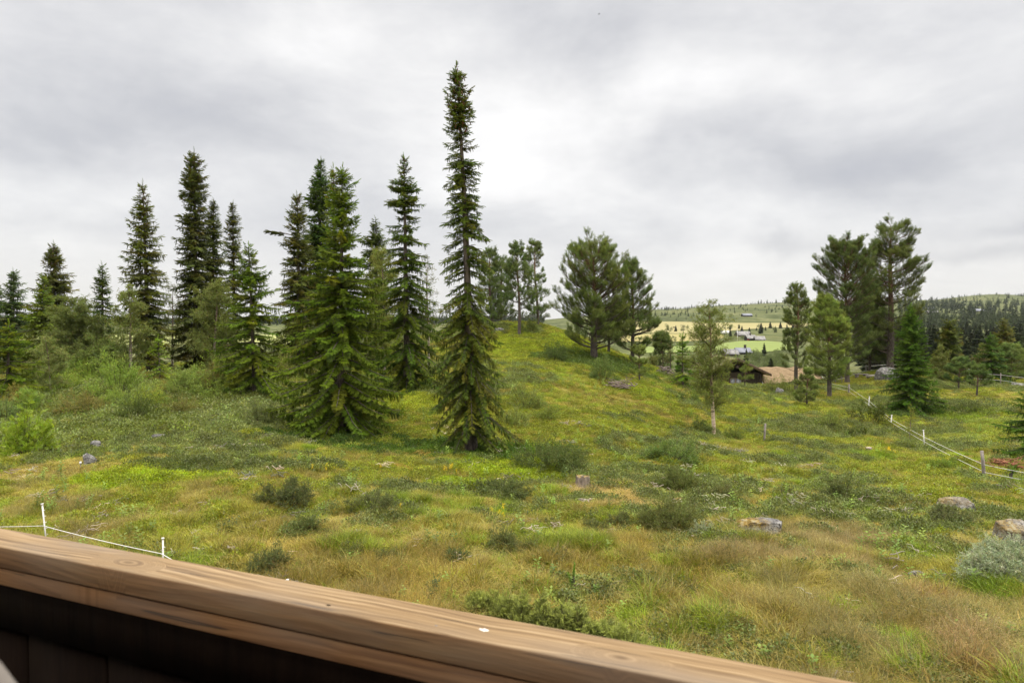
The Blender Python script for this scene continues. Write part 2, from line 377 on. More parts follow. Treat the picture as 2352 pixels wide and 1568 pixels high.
az = np.radians(np.concatenate([np.arange(-180, -52, 4.), np.arange(-52, 52, .2), np.arange(52, 180, 4.)]))
rr = np.exp(np.linspace(0, math.log(5400), 480))
AZ, RR = np.meshgrid(az, rr); GX = RR * np.sin(AZ); GY = RR * np.cos(AZ); GZ = H(GX, GY)
nA = len(az); nR = len(rr)
V = np.stack([GX, GY, GZ], -1).reshape(-1, 3)
i = np.arange(nR - 1)[:, None] * nA; j = np.arange(nA)[None]; k = (j + 1) % nA
Q = np.stack([i + j, i + nA + j, i + nA + k, i + k], -1).reshape(-1, 4)
V = np.vstack([V, [[0, 0, CZ - 4.7]]]); T = np.stack([np.full(nA, len(V) - 1), np.arange(nA), (np.arange(nA) + 1) % nA], -1)
def ground_mat():
    m = newmat('heath_ground'); t = NT(m); tcn = t.n('ShaderNodeTexCoord'); v = tcn.outputs['Object']
    sp = t.n('ShaderNodeSeparateXYZ'); t.l(v, sp.inputs[0])
    y = sp.outputs[1]
    fl = t.mapping(v, (1, 1, 0))
    a = t.noise(fl, .28, 6, .62, .4); b = t.noise(t.mapping(fl, (1, 1, 1), (31, 7, 0)), .9, 6, .65, .3); c = t.noise(fl, 5., 6, .7)
    near = t.ramp(a, [(.34, (.10, .12, .028)), (.44, (.17, .19, .035)), (.53, (.26, .22, .07)), (.62, (.30, .25, .09)), (.7, (.13, .16, .03))])
    near = t.mix(t.mr(b, .55, .68), near, (.33, .24, .11)); near = t.mix(t.mr(b, .42, .32), near, (.07, .09, .025))
    near = t.mix(t.mr(c, .45, .7, 0, .7), near, (.10, .085, .045))
    # valley and hillside
    d1 = t.noise(t.mapping(fl, (1, .35, 1)), .012, 8, .68, .6); d2 = t.noise(t.mapping(fl, (1, .45, 1)), .06, 7, .7, .3)
    far = t.ramp(d1, [(.33, (.055, .066, .032)), (.45, (.085, .098, .043)), (.55, (.115, .125, .055)), (.66, (.165, .165, .08))])
    far = t.mix(t.mr(d2, .5, .68, 0, .75), far, (.20, .215, .11)); far = t.mix(t.mr(d2, .45, .34, 0, .8), far, (.05, .068, .03))
    col = t.mix(t.mr(y, 95., 170.), near, far)
    bs = t.n('ShaderNodeBsdfDiffuse'); t.l(col, bs.inputs[0])
    bp = t.n('ShaderNodeBump'); t.l(t.math('ADD', c, b), bp.inputs['Height']); bp.inputs['Strength'].default_value = .7; bp.inputs['Distance'].default_value = .15; t.l(bp.outputs[0], bs.inputs['Normal'])
    o = t.n('ShaderNodeOutputMaterial'); t.l(bs.outputs[0], o.inputs[0]); return m
g = mesh_obj('ground', V, [T, Q], ground_mat(), None, None, True); g['kind'] = 'structure'; g['label'] = 'rolling heath ground of moss, dry grass and low green cover'

# fields in the valley: (edge px list, near row, far row)
def field(name, label, c1, c2, st, lift=.25, stripes=True):
    cols = []
    pxs = np.linspace(st[0][0], st[-1][0], 60)
    lo = np.interp(pxs, [s[0] for s in st], [s[1] for s in st]); hi = np.interp(pxs, [s[0] for s in st], [s[2] for s in st])
    for px, a, b in zip(pxs, lo, hi):
        p = ground_at(px, a, 150, 1500); q = ground_at(px, b, 150, 1500)
        if p is None or q is None: continue
        dd = np.exp(np.linspace(math.log(p[1]), math.log(max(q[1], p[1] + 3)), 16)); x = tx(px) * dd
        cols.append(np.stack([x, dd, H(x, dd) + lift], -1))
    A = np.array(cols); n, m_, _ = A.shape
    i = np.arange(n - 1)[:, None] * m_; j = np.arange(m_ - 1)[None]
    Q = np.stack([i + j, i + m_ + j, i + m_ + j + 1, i + j + 1], -1).reshape(-1, 4)
    def fn(t, v):
        a = t.noise(t.mapping(v, (.01, .03, .0)), 1., 5, .6, .3); b = t.noise(t.mapping(v, (.02, .5, 0)), 1., 4, .6)
        return t.mix(t.mr(b, .4, .7, 0, .35), t.ramp(a, [(.35, c1), (.65, c2)]), [x * .75 for x in c1])
    o = mesh_obj(name, A.reshape(-1, 3), Q, surf_mat(name, fn), None, None, True); o['kind'] = 'structure'; o['label'] = label
    return o
field('hay_field', 'pale yellow cut hay field at the foot of the bare hillside', (.275, .24, .10), (.34, .30, .125), [(1440, 764, 739), (1560, 766, 739), (1640, 764, 741), (1700, 758, 742), (1760, 753, 742), (1830, 752, 742), (1900, 751, 743)])
field('stubble_field', 'golden field strip below the hay field', (.28, .24, .085), (.34, .30, .105), [(1420, 786, 768), (1560, 785, 767), (1640, 781, 768), (1663, 776, 769)])
field('green_field', 'bright green mown field below the farmhouses', (.165, .21, .05), (.205, .255, .06), [(1455, 812, 797), (1520, 811, 797), (1600, 808, 795), (1650, 806, 790), (1700, 811, 784), (1750, 810, 783), (1790, 806, 786), (1830, 800, 791)])
field('pasture', 'pale pasture seen between the trunks of the left trees', (.27, .30, .09), (.34, .35, .12), [(-60, 790, 768), (300, 792, 768), (600, 792, 769), (800, 790, 770)])
field('meadow', 'light green clearing among the valley spruces', (.17, .22, .06), (.24, .28, .09), [(2120, 835, 818), (2200, 832, 820), (2260, 834, 822)])

# ------------------------------------------------------------------ foliage templates
def tri_needles(rng, A, D, L, n, ln, w, spread=.8):
    """n needle triangles along a shoot from A in direction D of length L"""
    V, T = [], []
    D = nrm(D); a = nrm(np.cross(D, [0.13, .2, 1.])); b = np.cross(D, a)
    for k in range(n):
        s = (k + .5) / n; th = rng.uniform(0, 2 * math.pi); side = math.cos(th) * a + math.sin(th) * b
        base = A + D * L * s; dr = nrm(D + side * spread * rng.uniform(.7, 1.3)); tip = base + dr * ln * rng.uniform(.75, 1.2)
        o = np.cross(dr, side); o = nrm(o) * w / 2; i = len(V); V += [base - o, base + o, tip]; T.append((i, i + 1, i + 2))
    return V, T
def tmpl(parts, colf):
    V, T = [], []
    C = []
    for v, t, c in parts:
        n = len(V); V += list(v); T += [tuple(x + n for x in q) for q in t]; C += [c] * len(v) if np.ndim(c) == 1 else list(c)
    V = np.array(V, float); C = np.array(C, float)
    if colf is not None: C = colf(V, C)
    return V, np.array(T, int), C
def spruce_spray(seed, hi=True):
    rng = np.random.RandomState(seed); parts = []
    nt = 9 if hi else 6
    sh = [(np.array([0, 0, 0.]), np.array([1, 0, -.08]), 1.0)]
    for k in range(nt):
        x = .12 + .76 * k / (nt - 1); sd = 1 if k % 2 else -1
        sh.append((np.array([x, 0, -.08 * x]), np.array([.75, sd * rng.uniform(.5, .85), -rng.uniform(.0, .35)]), (.52 - .34 * x) * rng.uniform(.8, 1.2)))
    for (A, D, L) in sh:
        D = nrm(D); s_ = nrm(np.cross([0, 0, 1.], D)); u_ = np.cross(D, s_)
        w = .048 if hi else .085
        for ax in ((s_, u_) if hi else (s_ * .8 + u_ * .6,)):
            v = [A, A + D * L * .45 + ax * w, A + D * L, A + D * L * .45 - ax * w]
            parts.append((v, [(0, 1, 2), (0, 2, 3)], [(.8,) * 3, (.85,) * 3, (1.25,) * 3, (.85,) * 3]))
        v, t = tri_needles(rng, A, D, L, 10 if hi else 5, .10 if hi else .14, .030 if hi else .05)
        parts.append((v, t, (1., 1., 1.)))
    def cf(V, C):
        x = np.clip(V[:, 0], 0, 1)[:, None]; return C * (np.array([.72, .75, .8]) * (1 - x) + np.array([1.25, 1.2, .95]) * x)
    return tmpl(parts, cf)
SPR_HI = [spruce_spray(s, True) for s in range(5)]
SPR_LO = [spruce_spray(s + 20, False) for s in range(5)]
def pine_plume(seed, hi=True):
    rng = np.random.RandomState(seed); parts = []; n = 8 if hi else 6
    sh = [(np.array([0, 0, 0.]), np.array([1, 0, .12]), 1.)]
    for k in range(n):
        x = .15 + .7 * k / n; th = k * 2.4; sh.append((np.array([x, 0, .1 * x]), np.array([.8, math.cos(th) * .75, math.sin(th) * .6 + .3]), (.55 - .25 * x) * rng.uniform(.8, 1.2)))
    for (A, D, L) in sh:
        v, t = tri_needles(rng, A, D, L, 15 if hi else 9, .20 if hi else .24, .028 if hi else .06, 1.0); parts.append((v, t, (1., 1., 1.)))
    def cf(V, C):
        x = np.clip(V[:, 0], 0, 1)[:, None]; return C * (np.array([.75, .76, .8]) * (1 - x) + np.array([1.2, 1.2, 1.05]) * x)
    return tmpl(parts, cf)
PIN_HI = [pine_plume(s, True) for s in range(5)]
PIN_LO = [pine_plume(s + 9, False) for s in range(4)]
def leaf_t(w=.32, fold=.12):
    V = [(0, 0, 0), (.45, w, fold), (1, 0, -.05), (.45, -w, fold)]
    return np.array(V, float), np.array([(0, 1, 2), (0, 2, 3)]), np.array([(.85,) * 3, (1,) * 3, (1.1,) * 3, (1,) * 3])
def twig_leaves(seed, n=7, w=.3, ls=.38):
    rng = np.random.RandomState(seed); parts = []; lv, lt, lc = leaf_t(w)
    for k in range(n):
        x = (k + .5) / n; f = nrm([rng.uniform(.1, 1), rng.uniform(-1, 1), rng.uniform(-.8, .6)]); u = nrm(rng.normal(size=3)); s = nrm(np.cross(u, f)); u = np.cross(f, s)
        R = np.stack([f, s, u]); parts.append((np.array([x, 0, 0]) + ls * rng.uniform(.7, 1.2) * (lv @ R), [tuple(q) for q in lt], lc * rng.uniform(.75, 1.25)))
    return tmpl(parts, None)
LEAF = [twig_leaves(s) for s in range(6)]
LEAFN = [twig_leaves(s + 50, 10, .17, .42) for s in range(6)]     # narrow willow leaves
def pinnate(seed):
    rng = np.random.RandomState(seed); parts = []; lv, lt, lc = leaf_t(.2, .03)
    for k in range(6):
        x = .2 + .14 * k; 
        for sd in (-1, 1):
            f = nrm([.45, sd, -.12]); u = np.array([0, 0, 1.]); s = nrm(np.cross(u, f)); u2 = np.cross(f, s); R = np.stack([f, s, u2])
            parts.append((np.array([x, 0, -.35 * x * x]) + (.36 - .1 * abs(x - .5)) * (lv @ R), [tuple(q) for q in lt], lc * rng.uniform(.85, 1.15)))
    f = nrm([1, 0, -.8]); s = np.array([0, 1., 0]); R = np.stack([f, s, np.cross(f, s)]); parts.append((np.array([.98, 0, -.34]) + .3 * (lv @ R), [tuple(q) for q in lt], lc))
    return tmpl(parts, None)
PINN = [pinnate(s) for s in range(3)]

SG, PG, BG = np.array([1.85, 2.0, 1.2]), np.array([2.3, 1.95, 1.15]), np.array([1.75, 1.55, 1.0])     # overall albedo of needles and leaves
# ------------------------------------------------------------------ trees
def interp_prof(prof, u): return np.interp(u, [p[0] for p in prof], [p[1] for p in prof])
def spruce_parts(Ht, prof, seed, tint, hi=True, lean=(0, 0), clear=.0, bend=0., step=.26, droop=.5, cones=0., gap=.25, trunk_r=None, brown=.25, dense=1., bulk=1., nb=5.2, sprs=.36, wide=1., tipup=.55):
    """returns dict of meshes data for a spruce: trunk, branches, crown, cones"""
    rng = np.random.RandomState(seed); tr = trunk_r or .012 * Ht + .03
    def axis(z):
        u = z / Ht; return np.stack([lean[0] * u + bend * np.sin(u * 3.0) * .5, lean[1] * u + 0 * u, z], -1)
    zs = np.linspace(-.3, Ht, 14); tm = MB(); uu = np.clip(zs / Ht, 0, 1)
    rad = tr * (1 - uu) ** .85 + .012; rad[0] *= 1.7; rad[1] *= 1.12
    tm.tube(axis(zs), rad, 8, C=(1, .96, .92))
    for k in range(5):   # root flare
        a = rng.uniform(0, 6.28); r0 = tr * 1.0
        P = [[math.cos(a) * r0 * s_, math.sin(a) * r0 * s_, h] for s_, h in ((.4, .35), (1.1, .12), (2.0, .0), (3., -.12))]
        tm.tube(P, [tr * .45, tr * .4, tr * .25, .01], 5)
    bm = MB(); ins = Inst(); cn = Inst(); S = SPR_HI if hi else SPR_LO
    z = max(clear * Ht, .12); tint = np.array(tint, float) * SG; prof = [(p_[0], p_[1] * (1.38 - .55 * min(p_[0], .6)) * wide * (1 if hi else .88)) for p_ in prof]
    cl = rng.uniform(0, 100)
    while z < Ht * .985:
        u = z / Ht; R = float(interp_prof(prof, u)); n = rng.poisson(nb * (.75 if u > .9 else 1))
        n = max(3, n); a0 = rng.uniform(0, 6.28)
        for b in range(n):
            a = a0 + b * 6.283 / n + rng.normal(0, .25)
            g_ = fbm(math.cos(a) * 1.1 + cl, z * .55 + math.sin(a) * 1.1, 3)
            if g_ < gap: continue
            L = R * rng.uniform(.62, 1.08) * (.72 + .62 * (g_ - .2))
            if rng.rand() < .06: L *= 1.25
            if L < .05: continue
            el = np.interp(u, [0, .5, .9, 1], [-.18, -.02, .45, .9]) + rng.normal(0, .10); dr = droop * (1 - u * .6) * rng.uniform(.6, 1.3)
            s = np.linspace(0, 1, 7); out = np.array([math.cos(a), math.sin(a), 0]); sd = np.array([-math.sin(a), math.cos(a), 0]); o = axis(np.array([z + rng.uniform(-.1, .1)]))[0]
            zc = L * (math.tan(el) * s - dr * s * s + dr * tipup * s ** 4)
            cv = rng.normal(0, .08)
            P = o + np.outer(L * s, out) + np.outer(L * cv * s * s, sd) + np.outer(zc, [0, 0, 1])
            bm.tube(P[::2], np.array([.018, .013, .008, .004]) * (L / 1.4 + .35), 3, C=(.9, .85, .8))
            stp = (.10 if hi else .155) / dense; k0 = .16 if L > .6 else .05
            st = np.arange(k0 * L, L, stp) / L; st = st + rng.normal(0, .02, len(st)); st = np.clip(st, .03, 1)
            Q = np.stack([np.interp(st, s, P[:, i]) for i in range(3)], -1); m = len(Q)
            bt = tint * rng.uniform(.82, 1.22) * np.array([rng.uniform(.9, 1.15), 1, rng.uniform(.8, 1.2)])
            if rng.rand() < brown: bt = bt * np.array([1.22, .98, .9])
            tang = nrm(np.gradient(P, axis=0)); Tq = np.stack([np.interp(st, s, tang[:, i]) for i in range(3)], -1)
            for sg in (-1, 1):
                f = Tq * rng.uniform(.5, .9, (m, 1)) + sd * sg * rng.uniform(.6, 1., (m, 1)) + np.outer(-rng.uniform(.05, .55, m), [0, 0, 1])
                sc = bulk * np.minimum(sprs * .84, .14 + L * .17) * (1.15 - .62 * st) * rng.uniform(.7, 1.25, m)
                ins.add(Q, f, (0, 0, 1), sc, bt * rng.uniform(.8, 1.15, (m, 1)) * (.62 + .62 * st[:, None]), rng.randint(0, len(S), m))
            hm = rng.rand(m) < (.85 if L > .45 else .3)
            if hm.any():
                q = Q[hm]; k_ = len(q); f = Tq[hm] * .3 + sd * rng.normal(0, .3, (k_, 1)) + np.array([0, 0, -1.])
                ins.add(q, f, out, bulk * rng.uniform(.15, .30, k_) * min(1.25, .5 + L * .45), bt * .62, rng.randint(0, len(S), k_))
            um = rng.rand(m) < .3
            if um.any():
                q = Q[um]; k_ = len(q); f = Tq[um] + sd * rng.normal(0, .3, (k_, 1)) + np.array([0, 0, .45])
                ins.add(q, f, (0, 0, 1), bulk * rng.uniform(.16, .28, k_), bt * 1.1, rng.randint(0, len(S), k_))
            for k_ in range(3): ins.add(P[-1:] - out * .04 * k_, tang[-1:] + rng.normal(0, .25, 3) - np.array([0, 0, .25 * k_]), (0, 0, 1), bulk * (.15 + .07 * min(L, 1)), bt * (1.2 - .12 * k_), rng.randint(0, len(S)))
            if cones and u > 1 - cones and rng.rand() < .8:
                k_ = rng.randint(2, 6); q = P[rng.randint(2, 7, k_)]; cn.add(q + rng.normal(0, .03, (k_, 3)), np.tile([.1, .1, -1.], (k_, 1)) + rng.normal(0, .2, (k_, 3)), (1, 0, 0), rng.uniform(.09, .14, k_), (1, 1, 1), 0)
        z += step * rng.uniform(.7, 1.3) * np.interp(u, [0, .5, 1], [1.45, 1.1, .62])
    tp = axis(np.array([Ht]))[0]
    lead = np.interp(.97, [p[0] for p in prof], [p[1] for p in prof])
    for k in range(4):
        ins.add(tp - [0, 0, .18 * k], (rng.normal(0, .15), rng.normal(0, .15), 1), (1, 0, 0), .30, tint * 1.2, rng.randint(0, len(S)))
    return tm, bm, ins.merge(S), (cn if cn.P else None)
# a cone: spindle of scales
_cv = []; _ct = []
for i_, (x_, r_) in enumerate(((0, .10), (.3, .17), (.7, .14), (1, .03))):
    for q_ in range(5): _cv.append((x_, r_ * math.cos(q_ * 1.2566 + i_ * .6), r_ * math.sin(q_ * 1.2566 + i_ * .6)))
for i_ in range(3):
    for q_ in range(5):
        a_, b_ = i_ * 5 + q_, i_ * 5 + (q_ + 1) % 5; _ct += [(a_, b_, b_ + 5), (a_, b_ + 5, a_ + 5)]
CONE = [(np.array(_cv, float), np.array(_ct), np.ones((20, 3)))]
M['cone'] = surf_mat('spruce_cone', ncol((.10, .045, .025), (.20, .10, .06), (30, 30, 30), 1., bumpy=False))
def make_spruce(name, label, loc, group=None, **kw):
    t = thing(name, label, 'spruce tree', tuple(loc), 0, group)
    tm, bm, (V, T, C), cn = spruce_parts(**kw)
    tm.build('trunk', M['bark'], t, True); 
    if bm.V: bm.build('branches', M['bark'], t)
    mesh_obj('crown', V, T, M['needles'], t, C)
    if cn is not None:
        V, T, C = cn.merge(CONE); o = mesh_obj('cones', V, T, M['cone'], t, C); o['kind'] = 'stuff'
    return t
def pine_parts(Ht, prof, seed, tint, base=.25, hi=True, lean=(0, 0), trunk_r=None, nb=5, step=.45, up=.35, plume=.42, dense=1., fork=None, gap=.25, twigs=1., spreadz=1.):
    rng = np.random.RandomState(seed); tr = trunk_r or .016 * Ht + .02; S = PIN_HI if hi else PIN_LO; tint = np.array(tint, float) * PG
    tm = MB(); bm = MB(); ins = Inst(); cl = rng.uniform(0, 50)
    def axis(z):
        u = np.asarray(z) / Ht; return np.stack([lean[0] * u + .02 * Ht * np.sin(u * 5 + seed) * u, lean[1] * u + .015 * Ht * np.sin(u * 4 + 2 * seed) * u, np.asarray(z)], -1)
    zs = np.linspace(-.3, Ht * .97, 16); uu = np.clip(zs / Ht, 0, 1); rad = tr * (1 - uu) ** .7 + .012; rad[0] *= 1.35
    k = np.clip((uu - .3) / .4, 0, 1)[:, None]; C = np.array([1, .97, .95]) * (1 - k) + np.array([1.9, 1.25, .85]) * k
    tm.tube(axis(zs), rad, 8, C=C)
    z = base * Ht
    while z < Ht * .985:
        u = z / Ht; uc = (z - base * Ht) / (Ht * (1 - base)); R0 = float(interp_prof(prof, uc)); n = max(3, rng.poisson(nb)); a0 = rng.uniform(0, 6.28)
        for b in range(n):
            a = a0 + b * 6.283 / n + rng.normal(0, .3); g_ = fbm(math.cos(a) * 1.3 + cl, z * .4 + math.sin(a) * 1.3, 3)
            if g_ < gap: continue
            L = R0 * rng.uniform(.65, 1.1) * (.75 + .6 * (g_ - .2))
            if L < .12: continue
            out = np.array([math.cos(a), math.sin(a), 0]); sd = np.array([-math.sin(a), math.cos(a), 0]); s = np.linspace(0, 1, 6); el = np.interp(uc, [0, .6, 1], [up * .2, up, up * 1.35]) + rng.normal(0, .12)
            o = axis(z + rng.uniform(-.12, .12)); cv = rng.normal(0, .15)
            vz = L * (math.tan(min(el, 1.05)) * s * .6 + (.28 - .12 * uc) * s ** 2.2)
            P = o + np.outer(L * s, out) + np.outer(L * cv * s * s, sd) + np.outer(vz, [0, 0, 1])
            c_ = np.array([1, .95, .92]) * (1 - k[min(15, int(u * 15))]) + np.array([1.7, 1.15, .85]) * k[min(15, int(u * 15))]
            bm.tube(P, np.linspace(1, .25, 6) * (.012 + .016 * L), 4, C=c_)
            tang = nrm(np.gradient(P, axis=0)); bt = tint * rng.uniform(.85, 1.2) * np.array([rng.uniform(.9, 1.12), 1, rng.uniform(.9, 1.15)])
            # secondary twigs carrying plumes
            m = max(3, int((L * 6.5 + 2) * dense)); st = np.clip(.30 + .72 * rng.rand(m) ** .75, 0, 1); Q = np.stack([np.interp(st, s, P[:, i]) for i in range(3)], -1); Tq = np.stack([np.interp(st, s, tang[:, i]) for i in range(3)], -1)
            sg = rng.choice([-1, 1], m)[:, None]; D = nrm(Tq * rng.uniform(.3, 1., (m, 1)) + sd * sg * rng.uniform(.1, 1., (m, 1)) + np.outer(rng.uniform(-.1, .7, m) * spreadz, [0, 0, 1]))
            l2 = (L * .32 * (1.15 - st) + .18) * rng.uniform(.6, 1.3, m) * twigs; E = Q + D * l2[:, None]
            for q_, e_ in zip(Q, E):
                bm.tube([q_, (q_ + e_) / 2 + [0, 0, -.02], e_], [.008, .006, .004], 3, C=c_)
            ins.add(E, D * .8 + np.array([0, 0, .75]), (0, 0, 1), plume * rng.uniform(.75, 1.2, m), bt * rng.uniform(.85, 1.18, (m, 1)), rng.randint(0, len(S), m))
            md = (Q + E) / 2; ins.add(md, D + sd * sg * .5 + np.array([0, 0, .3]), (0, 0, 1), plume * rng.uniform(.6, .95, m), bt * rng.uniform(.75, 1.0, (m, 1)), rng.randint(0, len(S), m))
            kk = 3; ins.add(np.tile(P[-1:], (kk, 1)), tang[-1:] + rng.normal(0, .3, (kk, 3)) + [0, 0, .3], (0, 0, 1), plume * .95, bt * 1.1, rng.randint(0, len(S), kk))
        z += step * rng.uniform(.7, 1.3) * np.interp(uc, [0, 1], [1.15, .7])
    tp = axis(Ht * .97)
    for k_ in range(12): ins.add(tp + [rng.normal(0, .012 * k_), rng.normal(0, .012 * k_), -.06 * k_ * Ht / 8], (rng.normal(0, .35), rng.normal(0, .35), 1), (1, 0, 0), plume * .9, tint * 1.15, rng.randint(0, len(S)))
    return tm, bm, ins.merge(S)
def make_pine(name, label, loc, group=None, extra=None, **kw):
    t = thing(name, label, 'pine tree', tuple(loc), 0, group)
    tm, bm, (V, T, C) = pine_parts(**kw)
    tm.build('trunk', M['bark'], t, True); bm.build('branches', M['bark'], t)
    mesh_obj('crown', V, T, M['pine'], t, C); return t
def birch_parts(Ht, prof, seed, tint, base=.15, lean=(0, 0), tr=.06, leaves=1., leaf=.10, stems=1, LT=None, up=.9, step=.14, bark=(1, 1, 1), airy=.0):
    rng = np.random.RandomState(seed); LT = LT or LEAF; tm = MB(); bm = MB(); ins = Inst(); tint = np.array(tint, float) * BG; bark = np.array(bark, float)
    for q in range(stems):
        a_ = rng.uniform(0, 6.28); sp = 0 if stems == 1 else prof[len(prof) // 2][1] * .45 * rng.uniform(.5, 1.2); hh = Ht * (1 if q == 0 else rng.uniform(.65, .95))
        dxy = np.array([math.cos(a_), math.sin(a_)]) * sp + np.array(lean)
        w1, w2 = rng.uniform(0, 6, 2)
        def axis(z):
            u = np.asarray(z) / hh; return np.stack([dxy[0] * u ** 1.2 * np.sign(u) ** 0 + .03 * np.sin(u * 7 + w1) * np.abs(u) * hh * .3, dxy[1] * np.abs(u) ** 1.2 + .03 * np.sin(u * 6 + w2) * np.abs(u) * hh * .3, np.asarray(z)], -1)
        zs = np.linspace(0, hh, 12); P = axis(zs); P[0, 2] -= .25
        k = np.clip(zs / hh * 1.6, 0, 1)[:, None]; C = bark * (np.ones(3) * (1 - k) + np.array([.45, .38, .33]) * k)
        tm.tube(P, (tr / math.sqrt(stems)) * (1 - zs / hh) ** .8 + .006, 7, C=C)
        z = base * hh
        while z < hh * .99:
            u = (z / hh - base) / (1 - base); R = float(interp_prof(prof, u)); a = rng.uniform(0, 6.28); L = R * rng.uniform(.55, 1.15)
            if L > .06:
                el = rng.uniform(.45, 1.05) * up; out = np.array([math.cos(a) * math.cos(el), math.sin(a) * math.cos(el), math.sin(el)]); L /= max(math.cos(el), .45); sd = nrm(rng.normal(size=3))
                s = np.linspace(0, 1, 5); P = axis(z) + np.outer(L * s, out) + np.outer(-.3 * L * s ** 2.2, [0, 0, 1]) + np.outer(L * .15 * s * s, sd)
                bm.tube(P, np.linspace(1, .3, 5) * (.006 + .006 * L), 3, C=bark * (.38, .30, .26))
                m = max(2, int(L * 9)); st = rng.uniform(.2, 1, m); Q = np.stack([np.interp(st, s, P[:, i]) for i in range(3)], -1); D = nrm(out + rng.normal(0, .7, (m, 3)) + [0, 0, -.1]); l2 = rng.uniform(.15, .5, m) * min(1.2, L + .2)
                for q_, d_, l_ in zip(Q, D, l2): bm.tube([q_, q_ + d_ * l_], [.005, .003], 3, C=bark * (.33, .25, .22))
                nl = int(m * 5 * leaves); ii = rng.randint(0, m, nl); t_ = rng.rand(nl, 1); pos = Q[ii] + D[ii] * l2[ii][:, None] * t_ + rng.normal(0, .04, (nl, 3))
                ins.add(pos, rng.normal(0, 1, (nl, 3)) + [0, 0, -.3], rng.normal(size=(nl, 3)), leaf * 2.3 * rng.uniform(.7, 1.3, nl), tint * rng.uniform(.7, 1.3, (nl, 1)) * (1 + rng.normal(0, .08, (nl, 3))), rng.randint(0, len(LT), nl))
            z += step * rng.uniform(.5, 1.5)
    return tm, bm, ins.merge(LT)
def make_birch(name, label, loc, cat='birch tree', group=None, barkmat='birchbark', **kw):
    t = thing(name, label, cat, tuple(loc), 0, group); tm, bm, (V, T, C) = birch_parts(**kw)
    tm.build('trunk', M[barkmat], t, True); bm.build('branches', M['bark'], t); mesh_obj('crown', V, T, M['leaves'], t, C); return t
def bush_mesh(rx, ry, h, seed, tint, n=900, LT=None, leaf=.1, shell=.45, tipc=1.2, spiky=0.):
    rng = np.random.RandomState(seed); LT = LT or LEAF; bm = MB(); ins = Inst(); tint = np.array(tint, float) * BG; ns = max(14, int(n ** .5 * 1.6)); P_, D_ = [], []
    for k in range(ns):
        a = rng.uniform(0, 6.28); e = math.asin(rng.uniform(.12, 1)); lump = .30 + 1.25 * fbm(math.cos(a) * 1.9 + seed, math.sin(a) * 1.9 + e * 1.2, 3) + rng.normal(0, spiky)
        tip = np.array([math.cos(a) * math.cos(e) * rx, math.sin(a) * math.cos(e) * ry, math.sin(e) * h]) * lump; b0 = np.array([tip[0] * .18, tip[1] * .18, -.05]); mid = (b0 + tip) / 2 * [1.05, 1.05, 1.15]
        s = np.linspace(0, 1, 5)[:, None]; P = b0 * (1 - s) ** 2 + 2 * mid * s * (1 - s) + tip * s * s; bm.tube(P, np.linspace(.008, .003, 5), 3, C=(.5, .42, .36))
        P_.append(P); D_.append(nrm(tip - mid))
    P_ = np.array(P_); D_ = np.array(D_); ii = rng.randint(0, ns, n); t = 1 - shell * rng.rand(n) ** 1.3; k0 = np.clip((t * 4).astype(int), 0, 3); f = (t * 4 - k0)[:, None]; pos = P_[ii, k0] * (1 - f) + P_[ii, k0 + 1] * f
    pos = pos + rng.normal(0, .07, (n, 3)) * min(rx, h, 1) * 1.2
    ok = pos[:, 2] > -.02; pos = pos[ok]; ii = ii[ok]; m = len(pos)
    ins.add(pos, D_[ii] + rng.normal(0, .6, (m, 3)), rng.normal(size=(m, 3)), leaf * 2.2 * rng.uniform(.7, 1.3, m), tint * rng.uniform(.72, 1.25, (m, 1)) * (1 + rng.normal(0, .06, (m, 3))) * np.where(rng.rand(m, 1) < .25, tipc, 1), rng.randint(0, len(LT), m))
    return bm, ins.merge(LT)
def make_bush(name, label, loc, cat='shrub', group=None, mat='leaves', **kw):
    t = thing(name, label, cat, tuple(loc), 0, group); bm, (V, T, C) = bush_mesh(**kw)
    bm.build('stems', M['bark'], t); mesh_obj('foliage', V, T, M[mat], t, C); return t
def copy_tree(o, loc, rz, sc=1., label=None, group=None):
    r = o.copy(); COL.objects.link(r); r.location = tuple(loc); r.rotation_euler = (0, 0, rz); r.scale = (sc,) * 3 if np.ndim(sc) == 0 else tuple(sc)
    if label: r['label'] = label
    if group: r['group'] = group
    for ch in o.children:
        c = ch.copy(); COL.objects.link(c); c.parent = r
        for gch in ch.children:
            d = gch.copy(); COL.objects.link(d); d.parent = c
    return r
# ------------------------------------------------------------------ the trees of the photograph
def geo(px, d, pxt, pyt, halfs, base_clip=0.0):
    loc = on_ground(px, d); zt = P3(pxt, pyt, d); Ht = zt[2] - loc[2]
    pr = sorted([((P3(CX, y, d)[2] - loc[2]) / Ht, w * d / F) for y, w in halfs])
    return loc, Ht, pr, (zt[0] - loc[0], 0)
def SP(px, d, pxt, pyt, halfs, label, tint, seed, **kw):
    loc, Ht, pr, lean = geo(px, d, pxt, pyt, halfs); return make_spruce('spruce_tree', label, loc, Ht=Ht, prof=pr, seed=seed, tint=tint, lean=lean, **kw)
BRI = (.100, .135, .022); MID = (.066, .092, .022); DRK = (.040, .058, .024); OLI = (.085, .088, .022)
SP(1080, 25, 1048, 158, [(1015, 76), (1000, 84), (940, 90), (860, 86), (800, 82), (740, 80), (690, 66), (640, 50), (590, 58), (540, 62), (500, 52), (450, 44), (380, 36), (300, 32), (230, 32), (200, 24), (180, 15), (165, 5)],
   'tallest spruce with a long narrow crown, clear trunk foot and brown cones at its tip', (.068, .088, .024), 11, hi=True, cones=.16, gap=.36, droop=.95, clear=.07, trunk_r=.19, step=.19, brown=.35, bend=.25, bulk=.98, dense=1.1, nb=6.6, wide=.92, tipup=.35)
